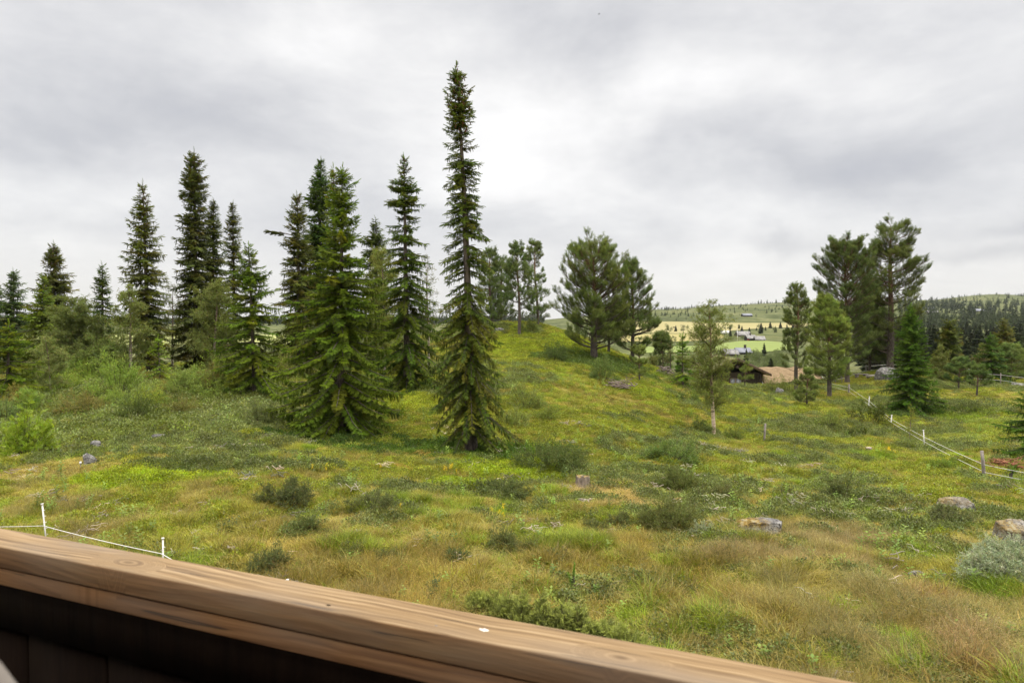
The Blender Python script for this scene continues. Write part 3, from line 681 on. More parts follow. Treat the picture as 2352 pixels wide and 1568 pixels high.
SP(780, 28, 786, 389, [(985, 108), (920, 112), (850, 110), (790, 98), (740, 92), (690, 78), (650, 70), (610, 66), (560, 38), (520, 32), (480, 26), (440, 20), (410, 12), (395, 5)],
   'broad light green spruce in front of the middle group, sweeping branches down to the grass', (.088, .120, .022), 12, hi=True, cones=.0, brown=.06, gap=.17, droop=.62, step=.28, bulk=1.15, clear=.02, nb=7.5, dense=1.25, wide=1.2)
SP(770, 29.2, 766, 389, [(700, 30), (560, 26), (480, 20), (430, 14), (400, 6)], 'second slim tip rising beside the broad light green spruce', (.085, .108, .024), 13, hi=False, cones=.1, gap=.2, droop=.4, clear=.5)
SP(935, 37, 928, 362, [(885, 62), (820, 70), (740, 72), (680, 58), (620, 44), (570, 40), (520, 34), (500, 40), (455, 36), (430, 24), (400, 12), (375, 5)],
   'slender spruce with ragged tiers between the broad spruce and the tallest one', (.066, .095, .022), 14, hi=True, cones=.18, gap=.30, droop=.7, bulk=1.15, step=.30, dense=1.2, wide=1.15, tipup=.4)
SP(585, 35, 571, 566, [(915, 70), (860, 76), (800, 68), (740, 60), (700, 52), (660, 40), (620, 26), (590, 12), (575, 5)],
   'mid sized bright green spruce left of the broad one, with a pointed tip', (.085, .120, .022), 15, hi=True, gap=.22, droop=.55, bulk=1.15, step=.30, dense=1.2, wide=1.15)
SP(728, 46, 737, 368, [(850, 70), (760, 72), (700, 68), (640, 54), (580, 46), (520, 42), (480, 40), (440, 34), (410, 16), (375, 4)], 'dark dense spruce standing behind the broad light green one', (.042, .068, .024), 16, hi=False, gap=.18, bulk=1.5, sprs=.42, nb=7)
SP(688, 44, 683, 447, [(850, 72), (790, 76), (740, 70), (690, 56), (640, 52), (600, 42), (550, 32), (500, 20), (470, 12), (450, 4)], 'dark brownish spruce with one long stray branch, left of the dense one', (.062, .070, .024), 17, hi=False, gap=.25, bulk=1.4, cones=.22, sprs=.42, nb=6.5)
SP(865, 50, 863, 503, [(800, 60), (700, 52), (600, 44), (560, 34), (540, 14), (505, 4)], 'small spiky spruce top showing over the leafy crown between two spruces', (.050, .066, .024), 18, hi=False, gap=.2, bulk=1.4)
SP(452, 46, 446, 347, [(840, 50), (780, 56), (720, 58), (650, 52), (600, 42), (540, 42), (500, 34), (440, 32), (400, 26), (370, 12), (350, 4)], 'tallest of the left spruces, dark and dense with a brown cone laden tip', (.052, .060, .024), 19, hi=False, gap=.2, bulk=1.5, cones=.2, sprs=.42, nb=7)
SP(487, 47, 491, 463, [(800, 46), (700, 42), (640, 38), (580, 30), (540, 20), (500, 12), (470, 4)], 'spruce leaning close behind the tallest of the left spruces', (.052, .064, .022), 20, hi=False, gap=.2, bulk=1.45, sprs=.4)
SP(540, 49, 534, 468, [(800, 34), (700, 32), (640, 28), (560, 24), (510, 14), (475, 4)], 'thin straight spruce right of the tallest left one', (.058, .066, .024), 21, hi=False, gap=.24, bulk=1.35, sprs=.38)
SP(342, 44, 328, 420, [(850, 42), (780, 50), (720, 54), (660, 52), (600, 50), (560, 40), (520, 32), (480, 22), (450, 12), (424, 4)], 'spruce with open stepped branches, the third tip from the left', (.068, .078, .024), 22, hi=False, gap=.3, bulk=1.35, cones=.35, sprs=.38, nb=6)
SP(235, 47, 235, 608, [(850, 40), (780, 46), (740, 38), (700, 34), (670, 22), (640, 12), (612, 3)], 'small slim spruce standing alone against the sky', (.050, .072, .024), 23, hi=False, gap=.22, bulk=1.3)
SP(128, 50, 123, 560, [(850, 60), (780, 62), (720, 52), (690, 44), (650, 44), (620, 28), (590, 16), (563, 4)], 'dark pyramidal spruce with a brown tip near the left edge', (.056, .062, .024), 24, hi=False, gap=.18, bulk=1.5, cones=.3, sprs=.44, nb=7)
SP(98, 44, 99, 636, [(840, 60), (780, 58), (720, 40), (690, 26), (660, 12), (640, 4)], 'yellow green spruce in front of the dark pyramidal one', (.085, .112, .024), 25, hi=False, gap=.2, bulk=1.35, sprs=.4)
SP(30, 54, 31, 622, [(850, 56), (780, 46), (720, 40), (680, 26), (650, 12), (625, 4)], 'blue green spruce beside the left edge', (.046, .070, .036), 26, hi=False, gap=.18, bulk=1.5, sprs=.44)
SP(-12, 56, -10, 645, [(850, 50), (760, 40), (700, 20), (650, 4)], 'dark spruce cut by the left edge of the picture', DRK, 27, hi=False, gap=.2, bulk=1.5)
SP(12, 33, 22, 745, [(905, 66), (860, 68), (800, 44), (770, 18), (750, 5)], 'low bright spruce with a broken looking top at the left edge', (.095, .125, .020), 28, hi=True, gap=.2, bulk=1.1)
SP(368, 38, 363, 778, [(870, 44), (840, 36), (810, 20), (785, 5)], 'young bright green spruce under the stepped spruce', (.105, .15, .028), 29, hi=False, gap=.15, bulk=1.0)
SP(1568, 47, 1568, 772, [(900, 38), (860, 34), (820, 24), (790, 12), (776, 4)], 'young bright spruce left of the white stemmed birch', (.085, .14, .024), 30, hi=True, gap=.12, bulk=1.0)
SP(2094, 43.5, 2092, 704, [(940, 54), (900, 52), (850, 44), (800, 36), (760, 24), (730, 12), (708, 3)], 'dense cone shaped young spruce in front of the tallest pine', (.060, .102, .024), 31, hi=True, gap=.04, droop=.2, bulk=1.05, brown=0, nb=8, step=.19)
SP(2385, 29, 2385, 860, [(1050, 90), (1000, 84), (950, 60), (900, 34), (870, 8)], 'green spruce reaching in from the right edge', (.062, .105, .024), 32, hi=True, gap=.08, droop=.2, bulk=1.0, brown=0, nb=7)
SP(2326, 24.5, 2326, 1080, [(1130, 30), (1110, 24), (1090, 10)], 'knee high spruce seedling beside the right rope fence', (.075, .13, .026), 33, hi=True, gap=.0, bulk=.75, droop=.1)
SP(1317, 11.9, 1317, 1331, [(1392, 28), (1370, 26), (1345, 10)], 'small spruce seedling in the lawn above the juniper', (.065, .105, .022), 34, hi=True, gap=.0, bulk=.42, droop=.05, step=.13)
SP(2182, 66, 2182, 742, [(880, 54), (820, 50), (790, 34), (770, 32), (750, 16)], 'olive brown spruce with a full dark trunk at the valley edge', (.060, .070, .024), 35, hi=False, gap=.16, bulk=1.6, sprs=.44, nb=6.5)
SP(2308, 74, 2306, 735, [(880, 38), (800, 34), (770, 26), (745, 8)], 'rusty olive spruce right of the clearing', (.062, .066, .024), 36, hi=False, gap=.16, bulk=1.7, sprs=.44)
SP(2278, 60, 2276, 770, [(882, 44), (840, 40), (800, 24), (775, 5)], 'dark green cone of a spruce behind the far rope fence', (.045, .082, .022), 37, hi=False, gap=.08, bulk=1.4)
SP(1700, 57, 1700, 900, [(935, 12), (905, 3)], 'tiny spruce in the heath right of the birch', MID, 38, hi=False, gap=.0, bulk=.6)

def PN(px, d, pxt, pyt, halfs, label, tint, seed, base_py, **kw):
    loc = on_ground(px, d); zt = P3(pxt, pyt, d); Ht = (zt[2] - loc[2]) * (.955 if pyt < 700 else .97); b = (P3(CX, base_py, d)[2] - loc[2]) / Ht
    pr = sorted([(((P3(CX, y, d)[2] - loc[2]) / Ht - b) / (1 - b), w * d / F * .9) for y, w in halfs] + [(1.0, .12)])
    return make_pine('pine_tree', label, loc, Ht=Ht, prof=pr, seed=seed, tint=tint, base=b, lean=(zt[0] - loc[0], 0), **kw)
PIN = (.060, .088, .034)
PN(1193, 57, 1190, 555, [(725, 40), (690, 42), (640, 34), (600, 22), (570, 8)], 'slender pine on the crest of the knoll with a bare lower trunk', (.050, .082, .038), 51, 730, hi=False, plume=.40, nb=5, step=.46, dense=.85, gap=.26, trunk_r=.13)
PN(1236, 61, 1228, 551, [(725, 30), (690, 32), (640, 26), (600, 22), (570, 10)], 'tall thin pine right of the slender one on the crest', (.055, .085, .042), 52, 735, hi=False, plume=.40, nb=5, step=.46, dense=.85, gap=.26, trunk_r=.12)
PN(1130, 62, 1122, 563, [(735, 34), (690, 34), (640, 24), (590, 12), (570, 6)], 'pine on the crest half hidden by the tallest spruce', (.050, .080, .038), 53, 740, hi=False, plume=.40, nb=5, step=.46, dense=.85, gap=.26, trunk_r=.13)
PN(1152, 66, 1150, 588, [(735, 34), (680, 34), (630, 28), (600, 14)], 'bluish pine close behind the slender pine on the crest', (.052, .082, .046), 54, 738, hi=False, plume=.40, nb=5, step=.46, dense=.85, gap=.26, trunk_r=.12)
PN(1365, 50, 1362, 572, [(800, 104), (770, 108), (730, 98), (690, 88), (650, 80), (620, 64), (590, 42), (570, 20)], 'wide rounded pine with a thick forked trunk on the knoll slope', (.062, .092, .034), 55, 800, hi=True, plume=.36, nb=8, step=.38, dense=1.35, trunk_r=.26, up=.75, gap=.2, spreadz=1.4)
PN(1453, 52, 1452, 595, [(800, 62), (770, 64), (730, 58), (690, 46), (650, 34), (620, 18), (600, 6)], 'narrower dark pine right of the wide rounded one', (.050, .080, .030), 56, 805, hi=True, plume=.34, nb=7, step=.40, dense=1.1, trunk_r=.15, gap=.2, up=.6)
PN(1398, 55, 1400, 700, [(770, 34), (740, 26), (710, 14)], 'thin pine stem between the two big pines of the slope', (.058, .088, .032), 57, 780, hi=False, plume=.48, nb=6, trunk_r=.11)
PN(1524, 64, 1520, 765, [(850, 26), (820, 26), (790, 18), (770, 8)], 'low dark pine beyond the slope, right of the two big pines', (.045, .072, .03), 58, 850, hi=False, plume=.48, nb=7, trunk_r=.06, gap=.1)
PN(1469, 45, 1469, 792, [(850, 20), (830, 20), (810, 12), (796, 4)], 'sapling pine with a thin bare stem below the two big pines', (.072, .105, .036), 59, 860, hi=False, plume=0.27, nb=6, trunk_r=.05, gap=.0, dense=1.8, twigs=.6)
PN(1712, 56, 1712, 838, [(880, 16), (862, 16), (845, 6)], 'sapling pine in front of the dark cabin', (.075, .108, .040), 60, 872, hi=False, plume=0.29, nb=6, trunk_r=.045, gap=.0, dense=1.8, twigs=.6)
PN(1830, 57, 1829, 640, [(850, 30), (810, 34), (770, 36), (730, 32), (700, 24), (670, 14), (645, 5)], 'straight dark pine right of the cabins', (.052, .078, .030), 61, 850, hi=False, plume=.42, nb=5, step=.46, dense=.9, trunk_r=.17, gap=.2)
PN(1907, 51.5, 1900, 680, [(860, 48), (820, 54), (780, 50), (740, 36), (710, 22), (685, 6)], 'light green pine in front of the tall pine group', (.082, .122, .040), 62, 872, hi=True, plume=.36, nb=8, step=.38, dense=1.2, trunk_r=.17, gap=.18, up=.5)
PN(1947, 63, 1944, 560, [(820, 60), (760, 66), (700, 72), (660, 68), (620, 52), (590, 36), (570, 14)], 'broad pine with upswept fans left of the tallest pine', (.048, .074, .032), 63, 832, hi=True, plume=.40, nb=8, step=.42, dense=1.1, trunk_r=.22, up=.75, gap=.22)
PN(2045, 66, 2049, 503, [(832, 50), (800, 62), (740, 70), (690, 72), (650, 82), (620, 76), (590, 50), (560, 62), (540, 40), (520, 18)], 'tallest pine of the right group with open fan shaped branches', (.052, .078, .030), 64, 832, hi=True, plume=.42, nb=6, step=.60, dense=1.5, trunk_r=.34, up=.30, gap=.34, twigs=1.3)
PN(1998, 69, 2000, 650, [(830, 50), (780, 48), (720, 40), (670, 20)], 'dark pine between the trunks of the tall right group', (.042, .064, .028), 65, 835, hi=False, plume=.55, nb=7, trunk_r=.14, gap=.1)
PN(1855, 45, 1855, 852, [(920, 30), (895, 28), (870, 16), (856, 4)], 'young pine in the heath below the straight dark pine', (.066, .100, .040), 66, 922, hi=False, plume=0.27, nb=7, trunk_r=.05, gap=.0, dense=1.8, twigs=.6)
PN(2204, 54, 2203, 820, [(880, 30), (855, 28), (835, 14), (823, 4)], 'young blue green pine behind the far rope, left of the dark dwarf pine', (.050, .086, .040), 67, 878, hi=False, plume=0.31, nb=7, trunk_r=.06, gap=.0, dense=1.8, twigs=.6)
PN(2246, 50, 2246, 840, [(892, 28), (875, 26), (855, 12), (844, 4)], 'dwarf dark pine standing on the pale grass by the far rope', (.044, .078, .032), 68, 888, hi=False, plume=0.29, nb=7, trunk_r=.06, gap=.0, dense=1.8, twigs=.6)
PN(2322, 60, 2326, 793, [(870, 40), (840, 36), (815, 20), (797, 5)], 'light blue green pine at the right edge beyond the rope', (.068, .108, .048), 69, 872, hi=False, plume=.42, nb=7, trunk_r=.09, gap=.05, dense=1.1)

def BI(px, d, pxt, pyt, halfs, label, tint, seed, name='birch_tree', cat='birch tree', base_py=None, **kw):
    loc = on_ground(px, d); zt = P3(pxt, pyt, d); Ht = zt[2] - loc[2]; b = (P3(CX, base_py, d)[2] - loc[2]) / Ht if base_py else .08
    pr = sorted([(((P3(CX, y, d)[2] - loc[2]) / Ht - b) / (1 - b), w * d / F) for y, w in halfs])
    return make_birch(name, label, loc, cat=cat, Ht=Ht, prof=pr, seed=seed, tint=tint, base=b, lean=(zt[0] - loc[0], 0), **kw)
LG = (.125, .150, .055)
BI(1641, 33, 1626, 692, [(980, 34), (930, 50), (880, 58), (830, 56), (780, 46), (740, 30), (710, 14)], 'white stemmed birch standing alone in the heath', (.115, .150, .050), 71, tr=.095, leaf=.038, leaves=2.8, step=.052, base_py=950, bark=(1.7, 1.55, 1.4))
BI(300, 41, 296, 655, [(840, 36), (780, 42), (720, 34), (680, 18), (660, 6)], 'grey leaved birch with a pale stem before the stepped spruce', (.135, .172, .072), 72, tr=.10, leaf=.068, leaves=2.6, step=.10, base_py=850)
BI(492, 43, 498, 652, [(850, 40), (790, 52), (740, 50), (700, 42), (670, 20)], 'dense grey green birch crown below the tallest left spruce', (.125, .16, .065), 73, tr=.10, leaf=.06, leaves=3.2, step=.08, base_py=860)
BI(882, 47, 880, 572, [(800, 44), (740, 46), (680, 44), (630, 36), (590, 18)], 'pale leafy crown between the broad and the slender spruce', (.15, .185, .07), 74, tr=.11, leaf=.06, leaves=3.2, step=.10, base_py=840)
BI(985, 46, 980, 585, [(800, 30), (740, 30), (690, 26), (640, 20), (600, 8)], 'half bare birch showing between the slender and the tallest spruce', (.12, .135, .06), 75, tr=.09, leaf=.05, leaves=.7, step=.14, base_py=830)
BI(395, 49, 398, 655, [(840, 30), (780, 34), (720, 30), (680, 18)], 'thin open birch between the stepped spruce and the tallest left spruce', (.11, .125, .055), 76, tr=.08, leaf=.05, leaves=.8, step=.12, base_py=840)
BI(180, 42, 172, 690, [(870, 60), (800, 62), (750, 52), (715, 34), (695, 12)], 'dark stemmed spreading willow tree left of the slim spruce', (.10, .135, .055), 77, name='willow_tree', cat='willow tree', barkmat='bark', tr=.16, leaf=.06, leaves=3.4, stems=3, step=.09, base_py=870)
BI(115, 35, 105, 770, [(900, 30), (860, 34), (820, 30), (785, 12)], 'light grey green birch sapling with a thin pale stem near the left edge', (.15, .19, .095), 78, tr=.045, leaf=.05, leaves=3.2, step=.07, base_py=895)
BI(240, 40, 240, 790, [(870, 44), (830, 40), (800, 22)], 'leafy scrub willow filling the gap under the slim spruce', (.11, .155, .06), 79, name='willow_tree', cat='willow tree', barkmat='bark', tr=.07, leaf=.055, leaves=3.6, stems=3, step=.08)
BI(1608, 52, 1606, 790, [(880, 26), (840, 24), (810, 12)], 'olive leafed sapling just left of the lone birch', (.10, .12, .04), 80, tr=.05, leaf=.055, leaves=1.5, step=.12)
BI(1500, 58, 1500, 820, [(860, 16), (835, 8)], 'grey leaved bush tree right of the narrow dark pine', (.11, .13, .06), 81, name='willow_tree', cat='willow tree', barkmat='bark', tr=.05, leaf=.06, leaves=2, stems=3, step=.12)
BI(1540, 60, 1541, 780, [(850, 14), (820, 16), (795, 8)], 'bare grey twiggy sapling left of the young bright spruce', (.11, .115, .07), 82, tr=.05, leaf=.05, leaves=.6, step=.12, barkmat='bark')
BI(2092, 35, 2094, 935, [(1025, 7), (985, 8), (950, 4)], 'spindly birch sapling crossing the rope fence', (.15, .18, .05), 83, tr=.018, leaf=.04, leaves=1.6, step=.09)
BI(2160, 60, 2160, 800, [(880, 24), (850, 24), (820, 12)], 'light green birch bush left of the olive brown spruce', (.12, .15, .06), 84, tr=.05, leaf=.07, leaves=2.6, stems=3, step=.12, barkmat='bark')
BI(2262, 66, 2262, 795, [(880, 24), (850, 24), (820, 14)], 'pale twiggy birch behind the dwarf dark pine', (.12, .13, .07), 85, tr=.05, leaf=.07, leaves=1.6, stems=2, step=.12)
# the long stray branch of the brownish spruce is part of that tree
st_t = [o for o in scene.objects if o.parent is None and str(o.get('label', '')).startswith('dark brownish spruce')][0]
_d = 44; _b = P3(675, 541, _d) - np.array(st_t.location); _e = P3(618, 531, _d) - np.array(st_t.location); _i = Inst(); _m = MB(); _m.tube([_b, (_b + _e) / 2 + [0, 0, .05], _e], [.03, .025, .012], 4)
rng = np.random.RandomState(4)
for k_ in range(46):
    t_ = .35 + .65 * rng.rand(); _i.add(_b * (1 - t_) + _e * t_, (-1, rng.normal(0, .8), rng.normal(0, .3)), (0, 0, 1), .4, (.075, .085, .03), rng.randint(0, 5))
Vx, Tx, Cx_ = _i.merge(SPR_LO); ob_ = mesh_obj('branch_spray', Vx, Tx, M['needles'], st_t, Cx_); _m.build('branch', M['bark'], st_t)

# ------------------------------------------------------------------ shrubs
def BU(px, py, wpx, hpx, label, tint, seed, name='willow_shrub', cat='shrub', d=None, depth_k=1., **kw):
    p = ground_at(px, py) if d is None else on_ground(px, d); d = p[1]; hpx = hpx * (1.25 if px < 650 and py < 990 else 1.1); wpx = wpx * 1.12; rx = wpx / 2 * d / F; h = hpx * d / F
    kw.setdefault('n', int(np.clip(26 * wpx * hpx ** .8 / 10, 260, 5200))); kw['n'] = int(kw['n'] * .75); kw.setdefault('leaf', max(.026, .0022 * d)); kw.setdefault('spiky', .09)
    return make_bush(name, label, p, cat, rx=rx, ry=rx * depth_k, h=h * 1.15, seed=seed, tint=tint, **kw)
DG = (.075, .098, .045); GG = (.105, .125, .068)
BU(2330, 1352, 205, 92, 'large silver grey willow bush at the right edge', (.20, .25, .27), 101, LT=LEAFN, n=9000, leaf=.040, depth_k=.8, shell=.35, tipc=1.3)
BU(1545, 1222, 145, 56, 'widest dark green dwarf willow mound, left of the long mossy boulder', (.085, .105, .045), 102, LT=LEAFN, n=4200, spiky=.06)
BU(1563, 1130, 90, 40, 'dense round dark shrub right of the tree stump', (.080, .105, .040), 103, LT=LEAFN, n=2400)
BU(1928, 1150, 84, 38, 'grey green shrub with bright new leaves in the right half of the lawn', (.085, .110, .055), 104, n=2200)
BU(668, 1162, 96, 46, 'dark rounded shrub below the broad spruce', (.065, .085, .045), 105, n=2600, LT=LEAFN)
BU(622, 1318, 110, 44, 'dark low shrub just above the rail, left one', (.070, .090, .048), 106, n=2000, LT=LEAFN, spiky=.08)
BU(1172, 1275, 120, 40, 'flat grey green willow patch in the middle of the lawn', (.080, .100, .050), 107, n=2400, LT=LEAFN, spiky=.05)
BU(1052, 1308, 56, 34, 'small dense dark shrub left below the grey green patch', (.055, .085, .045), 108, n=1500)
BU(806, 1290, 80, 36, 'loose grey shrub halfway between two dark ones above the rail', (.085, .105, .052), 109, n=1300, LT=LEAFN, spiky=.08)
BU(880, 1300, 60, 30, 'thin sprawling shrub left of the small dense dark one', (.075, .10, .045), 110, n=800, LT=LEAFN, spiky=.1)
BU(700, 1238, 90, 40, 'low green shrub under the dark rounded one', (.08, .11, .05), 111, n=1500, LT=LEAFN, spiky=.08)
BU(852, 1180, 110, 34, 'flat dark shrub patch right of the dark rounded one', (.075, .095, .05), 112, n=1900, LT=LEAFN)
BU(1265, 1075, 150, 46, 'wide dark green shrub patch left above the tree stump', (.070, .100, .040), 113, n=3200, LT=LEAFN)
BU(1155, 1140, 110, 30, 'low dark shrub patch left of the tree stump', (.070, .095, .045), 114, n=1700, LT=LEAFN)
BU(1425, 1212, 50, 26, 'small tufted willow left of the widest mound', (.085, .105, .055), 115, n=700, LT=LEAFN, spiky=.06)
BU(1368, 1230, 54, 24, 'small dark tuft of willow twigs further left of the widest mound', (.075, .095, .045), 116, n=700, LT=LEAFN, spiky=.08)
BU(1650, 1148, 66, 26, 'twiggy half bare shrub right of the dense round one', (.090, .105, .055), 117, n=700, LT=LEAFN, spiky=.1)
BU(2180, 1205, 92, 30, 'grey green mat shrub below the flat lichen boulder', (.085, .105, .065), 118, n=1800)
BU(1545, 1062, 130, 34, 'green mat of low shrub below the bright heath, centre right', (.085, .135, .050), 119, n=2400)
BU(2062, 975, 8, 4, 'tiny heather tuft by the white fence stake', (.08, .10, .05), 120, n=120) if False else None
BU(1998, 974, 82, 34, 'dark juniper lying low with one rusty twig, by the rope fence', (.060, .082, .028), 121, name='juniper_bush', cat='juniper', LT=SPR_LO, mat='needles', n=420, leaf=.10, spiky=.12)
BU(1975, 1005, 60, 18, 'low dark juniper sprig below the lying one', (.06, .085, .03), 122, name='juniper_bush', cat='juniper', LT=SPR_LO, mat='needles', n=200, leaf=.09)
BU(62, 1050, 90, 74, 'yellow green rowan bush with feathery leaves at the left edge', (.135, .20, .030), 123, name='rowan_bush', cat='rowan bush', LT=PINN, n=2600, leaf=.060, tipc=1.7)
BU(272, 918, 104, 66, 'rounded light green willow bush below the grey leaved birch', (.145, .22, .060), 124, n=4200, leaf=.055)
BU(66, 956, 60, 48, 'fresh green rowan shrub above the yellow green one', (.13, .20, .060), 125, name='rowan_bush', cat='rowan bush', LT=PINN, n=700, leaf=.085)
BU(14, 975, 56, 44, 'blue green raspberry thicket cut by the left edge', (.10, .15, .070), 126, n=1500, leaf=.05)
BU(312, 972, 70, 44, 'dark green leafy shrub in front of the left thicket', (.070, .105, .035), 127, n=2200, leaf=.045)
BU(175, 890, 60, 60, 'light leafy bush between pale sapling and willow', (.125, .19, .055), 128, n=2200, leaf=.055)
BU(420, 905, 90, 44, 'grey green willow scrub before the tallest left spruce', (.125, .18, .06), 129, n=2600, leaf=.055)
BU(500, 900, 80, 46, 'brownish dwarf birch thicket beside the bright spruce', (.13, .125, .055), 130, n=2200, leaf=.055)
BU(345, 940, 70, 34, 'yellow green scrub patch in the middle of the left thicket', (.18, .23, .05), 131, n=1500, leaf=.05)
BU(190, 950, 120, 36, 'olive brown dwarf birch thicket on the left', (.13, .13, .055), 132, n=2600, leaf=.05)
BU(415, 960, 90, 34, 'dull green dwarf birch patch right of the dark leafy shrub', (.12, .13, .055), 133, n=2000, leaf=.05)
BU(655, 880, 50, 60, 'pale leafy bush between the bright and the broad spruce', (.15, .18, .07), 134, n=2000, leaf=.055)
BU(600, 985, 80, 44, 'grey green willow bush left of the broad spruce foot', (.10, .13, .07), 135, n=2200, leaf=.045)
BU(1384, 880, 60, 56, 'green willow bush at the foot of the wide rounded pine', (.085, .13, .05), 136, n=2200, leaf=.06)
BU(1272, 830, 56, 34, 'dark green bush on the knoll slope left of the wide pine', (.06, .095, .035), 137, n=1700, leaf=.06)
BU(1220, 765, 40, 28, 'bush between the pine stems on the crest', (.08, .11, .04), 138, n=900, leaf=.07)
BU(1210, 945, 70, 50, 'pale green birch scrub right of the tallest spruce', (.14, .18, .07), 139, n=2000, leaf=.05)
BU(1190, 985, 70, 34, 'pale scrub lower on the slope beside the tallest spruce', (.14, .18, .07), 140, n=1500, leaf=.05)
BU(1255, 965, 60, 30, 'soft green sapling scrub on the slope', (.12, .16, .05), 141, n=1100, leaf=.045)
BU(1685, 1015, 44, 32, 'leafy tuft right of the birch foot', (.10, .14, .045), 142, n=900, leaf=.045)
BU(1605, 1000, 60, 30, 'dark leafy growth left of the birch foot', (.07, .10, .035), 143, n=1300, leaf=.045)
BU(1905, 985, 60, 36, 'loose birch scrub below the light green pine', (.12, .16, .055), 144, n=1100, leaf=.05)
BU(1815, 905, 56, 34, 'birch scrub below the straight dark pine', (.12, .16, .055), 145, n=1200, leaf=.055)
BU(1780, 905, 60, 30, 'pale scrub in front of the tan sod roof', (.12, .15, .06), 146, n=1100, leaf=.055)
BU(1580, 925, 60, 24, 'deep green mat at the foot of the young bright spruce', (.07, .11, .03), 147, n=1200, leaf=.05)
BU(2170, 1080, 54, 22, 'leafy green clump beside the rope fence near the wooden post', (.11, .17, .04), 148, n=900, leaf=.045)
BU(1610, 1236, 44, 28, 'small silvery willow sprig between the widest mound and the long boulder', (.18, .22, .22), 149, n=420, LT=LEAFN)
BU(996, 1385, 40, 40, 'small blue green willow bush standing by the rail', (.085, .12, .07), 150, n=500, leaf=.028)
BU(1028, 1405, 40, 34, 'pale yellow green sapling tuft by the rail', (.19, .24, .07), 151, n=260, leaf=.03)
BU(1690, 925, 80, 20, 'low leafy scrub right of the lone birch', (.11, .15, .05), 152, n=1400, leaf=.05)
BU(2130, 935, 70, 22, 'dark heather mat right of the cone shaped spruce', (.07, .10, .035), 153, n=1300, leaf=.05)
BU(2230, 948, 60, 18, 'small dark tuft in the pale grass below the dwarf pine', (.06, .085, .03), 154, n=900, leaf=.05)
BU(1560, 1300, 4, 4, '', DG, 155, n=50) if False else None
# juniper below the rail: several crowns of one bush
jt = thing('juniper_bush', 'large light green juniper bush spreading along the rail', 'juniper', tuple(ground_at(1260, 1450)))
rng = np.random.RandomState(9); jb = MB(); ji = Inst(); j0 = np.array(jt.location)
for (px, py, w, h) in [(1095, 1425, 46, 40), (1130, 1438, 50, 44), (1165, 1450, 50, 52), (1205, 1462, 52, 60), (1248, 1475, 56, 66), (1290, 1490, 56, 64), (1330, 1500, 60, 62), (1375, 1520, 62, 58), (1425, 1528, 60, 56), (1462, 1532, 50, 44), (1300, 1455, 50, 40), (1400, 1500, 50, 40)]:
    p = ground_at(px, py) - j0; d = p[1] + j0[1]; rx = w * d / F * .62; hh = h * d / F * 1.5
    for k in range(48):
        a = rng.uniform(0, 6.28); e = rng.uniform(.15, 1.5); tip = p + np.array([math.cos(a) * math.cos(e) * rx, math.sin(a) * math.cos(e) * rx, math.sin(e) * hh * rng.uniform(.7, 1.15)]); b0 = p + [0, 0, -.05]
        jb.tube([b0, (b0 + tip) / 2 + [0, 0, .04], tip], [.012, .007, .003], 3, C=(.7, .6, .5))
        for s in rng.uniform(.45, 1.0, 9):
            ji.add(b0 * (1 - s) + tip * s + rng.normal(0, .025, 3), (tip - b0) / np.linalg.norm(tip - b0) + rng.normal(0, .55, 3), rng.normal(size=3), rng.uniform(.09, .17), np.array((.34, .38, .13)) * rng.uniform(.6, 1.3), rng.randint(0, 5))
jb.build('stems', M['bark'], jt); Vx, Tx, Cx_ = ji.merge(SPR_HI); mesh_obj('foliage', Vx, Tx, M['needles'], jt, Cx_)

# more low bushes of the left thicket, near look-alikes
_pr = [make_bush('dwarf_birch', 'low olive dwarf birch bush in the thicket below the left spruces', (0, 0, 0), 'shrub', 'dwarf birch bushes of the left thicket', rx=1.1, ry=1., h=.95, seed=300 + q, tint=tn, n=1500, leaf=.055) for q, tn in enumerate([(.16, .155, .055), (.16, .23, .06), (.13, .19, .055)])]
rng = np.random.RandomState(31)
for k in range(34):
    px = rng.uniform(-40, 640); d_ = rng.uniform(31, 46)
    if 500 < px < 660 and d_ < 40: continue
    p = on_ground(px, d_); s_ = rng.uniform(.6, 1.35)
    if k < 3: _pr[k].location = tuple(p); _pr[k].scale = (s_,) * 3
    else: copy_tree(_pr[k % 3], p, rng.uniform(0, 6.28), (s_, s_, s_ * rng.uniform(.7, 1.3)))
COVER_DENS = 1.0
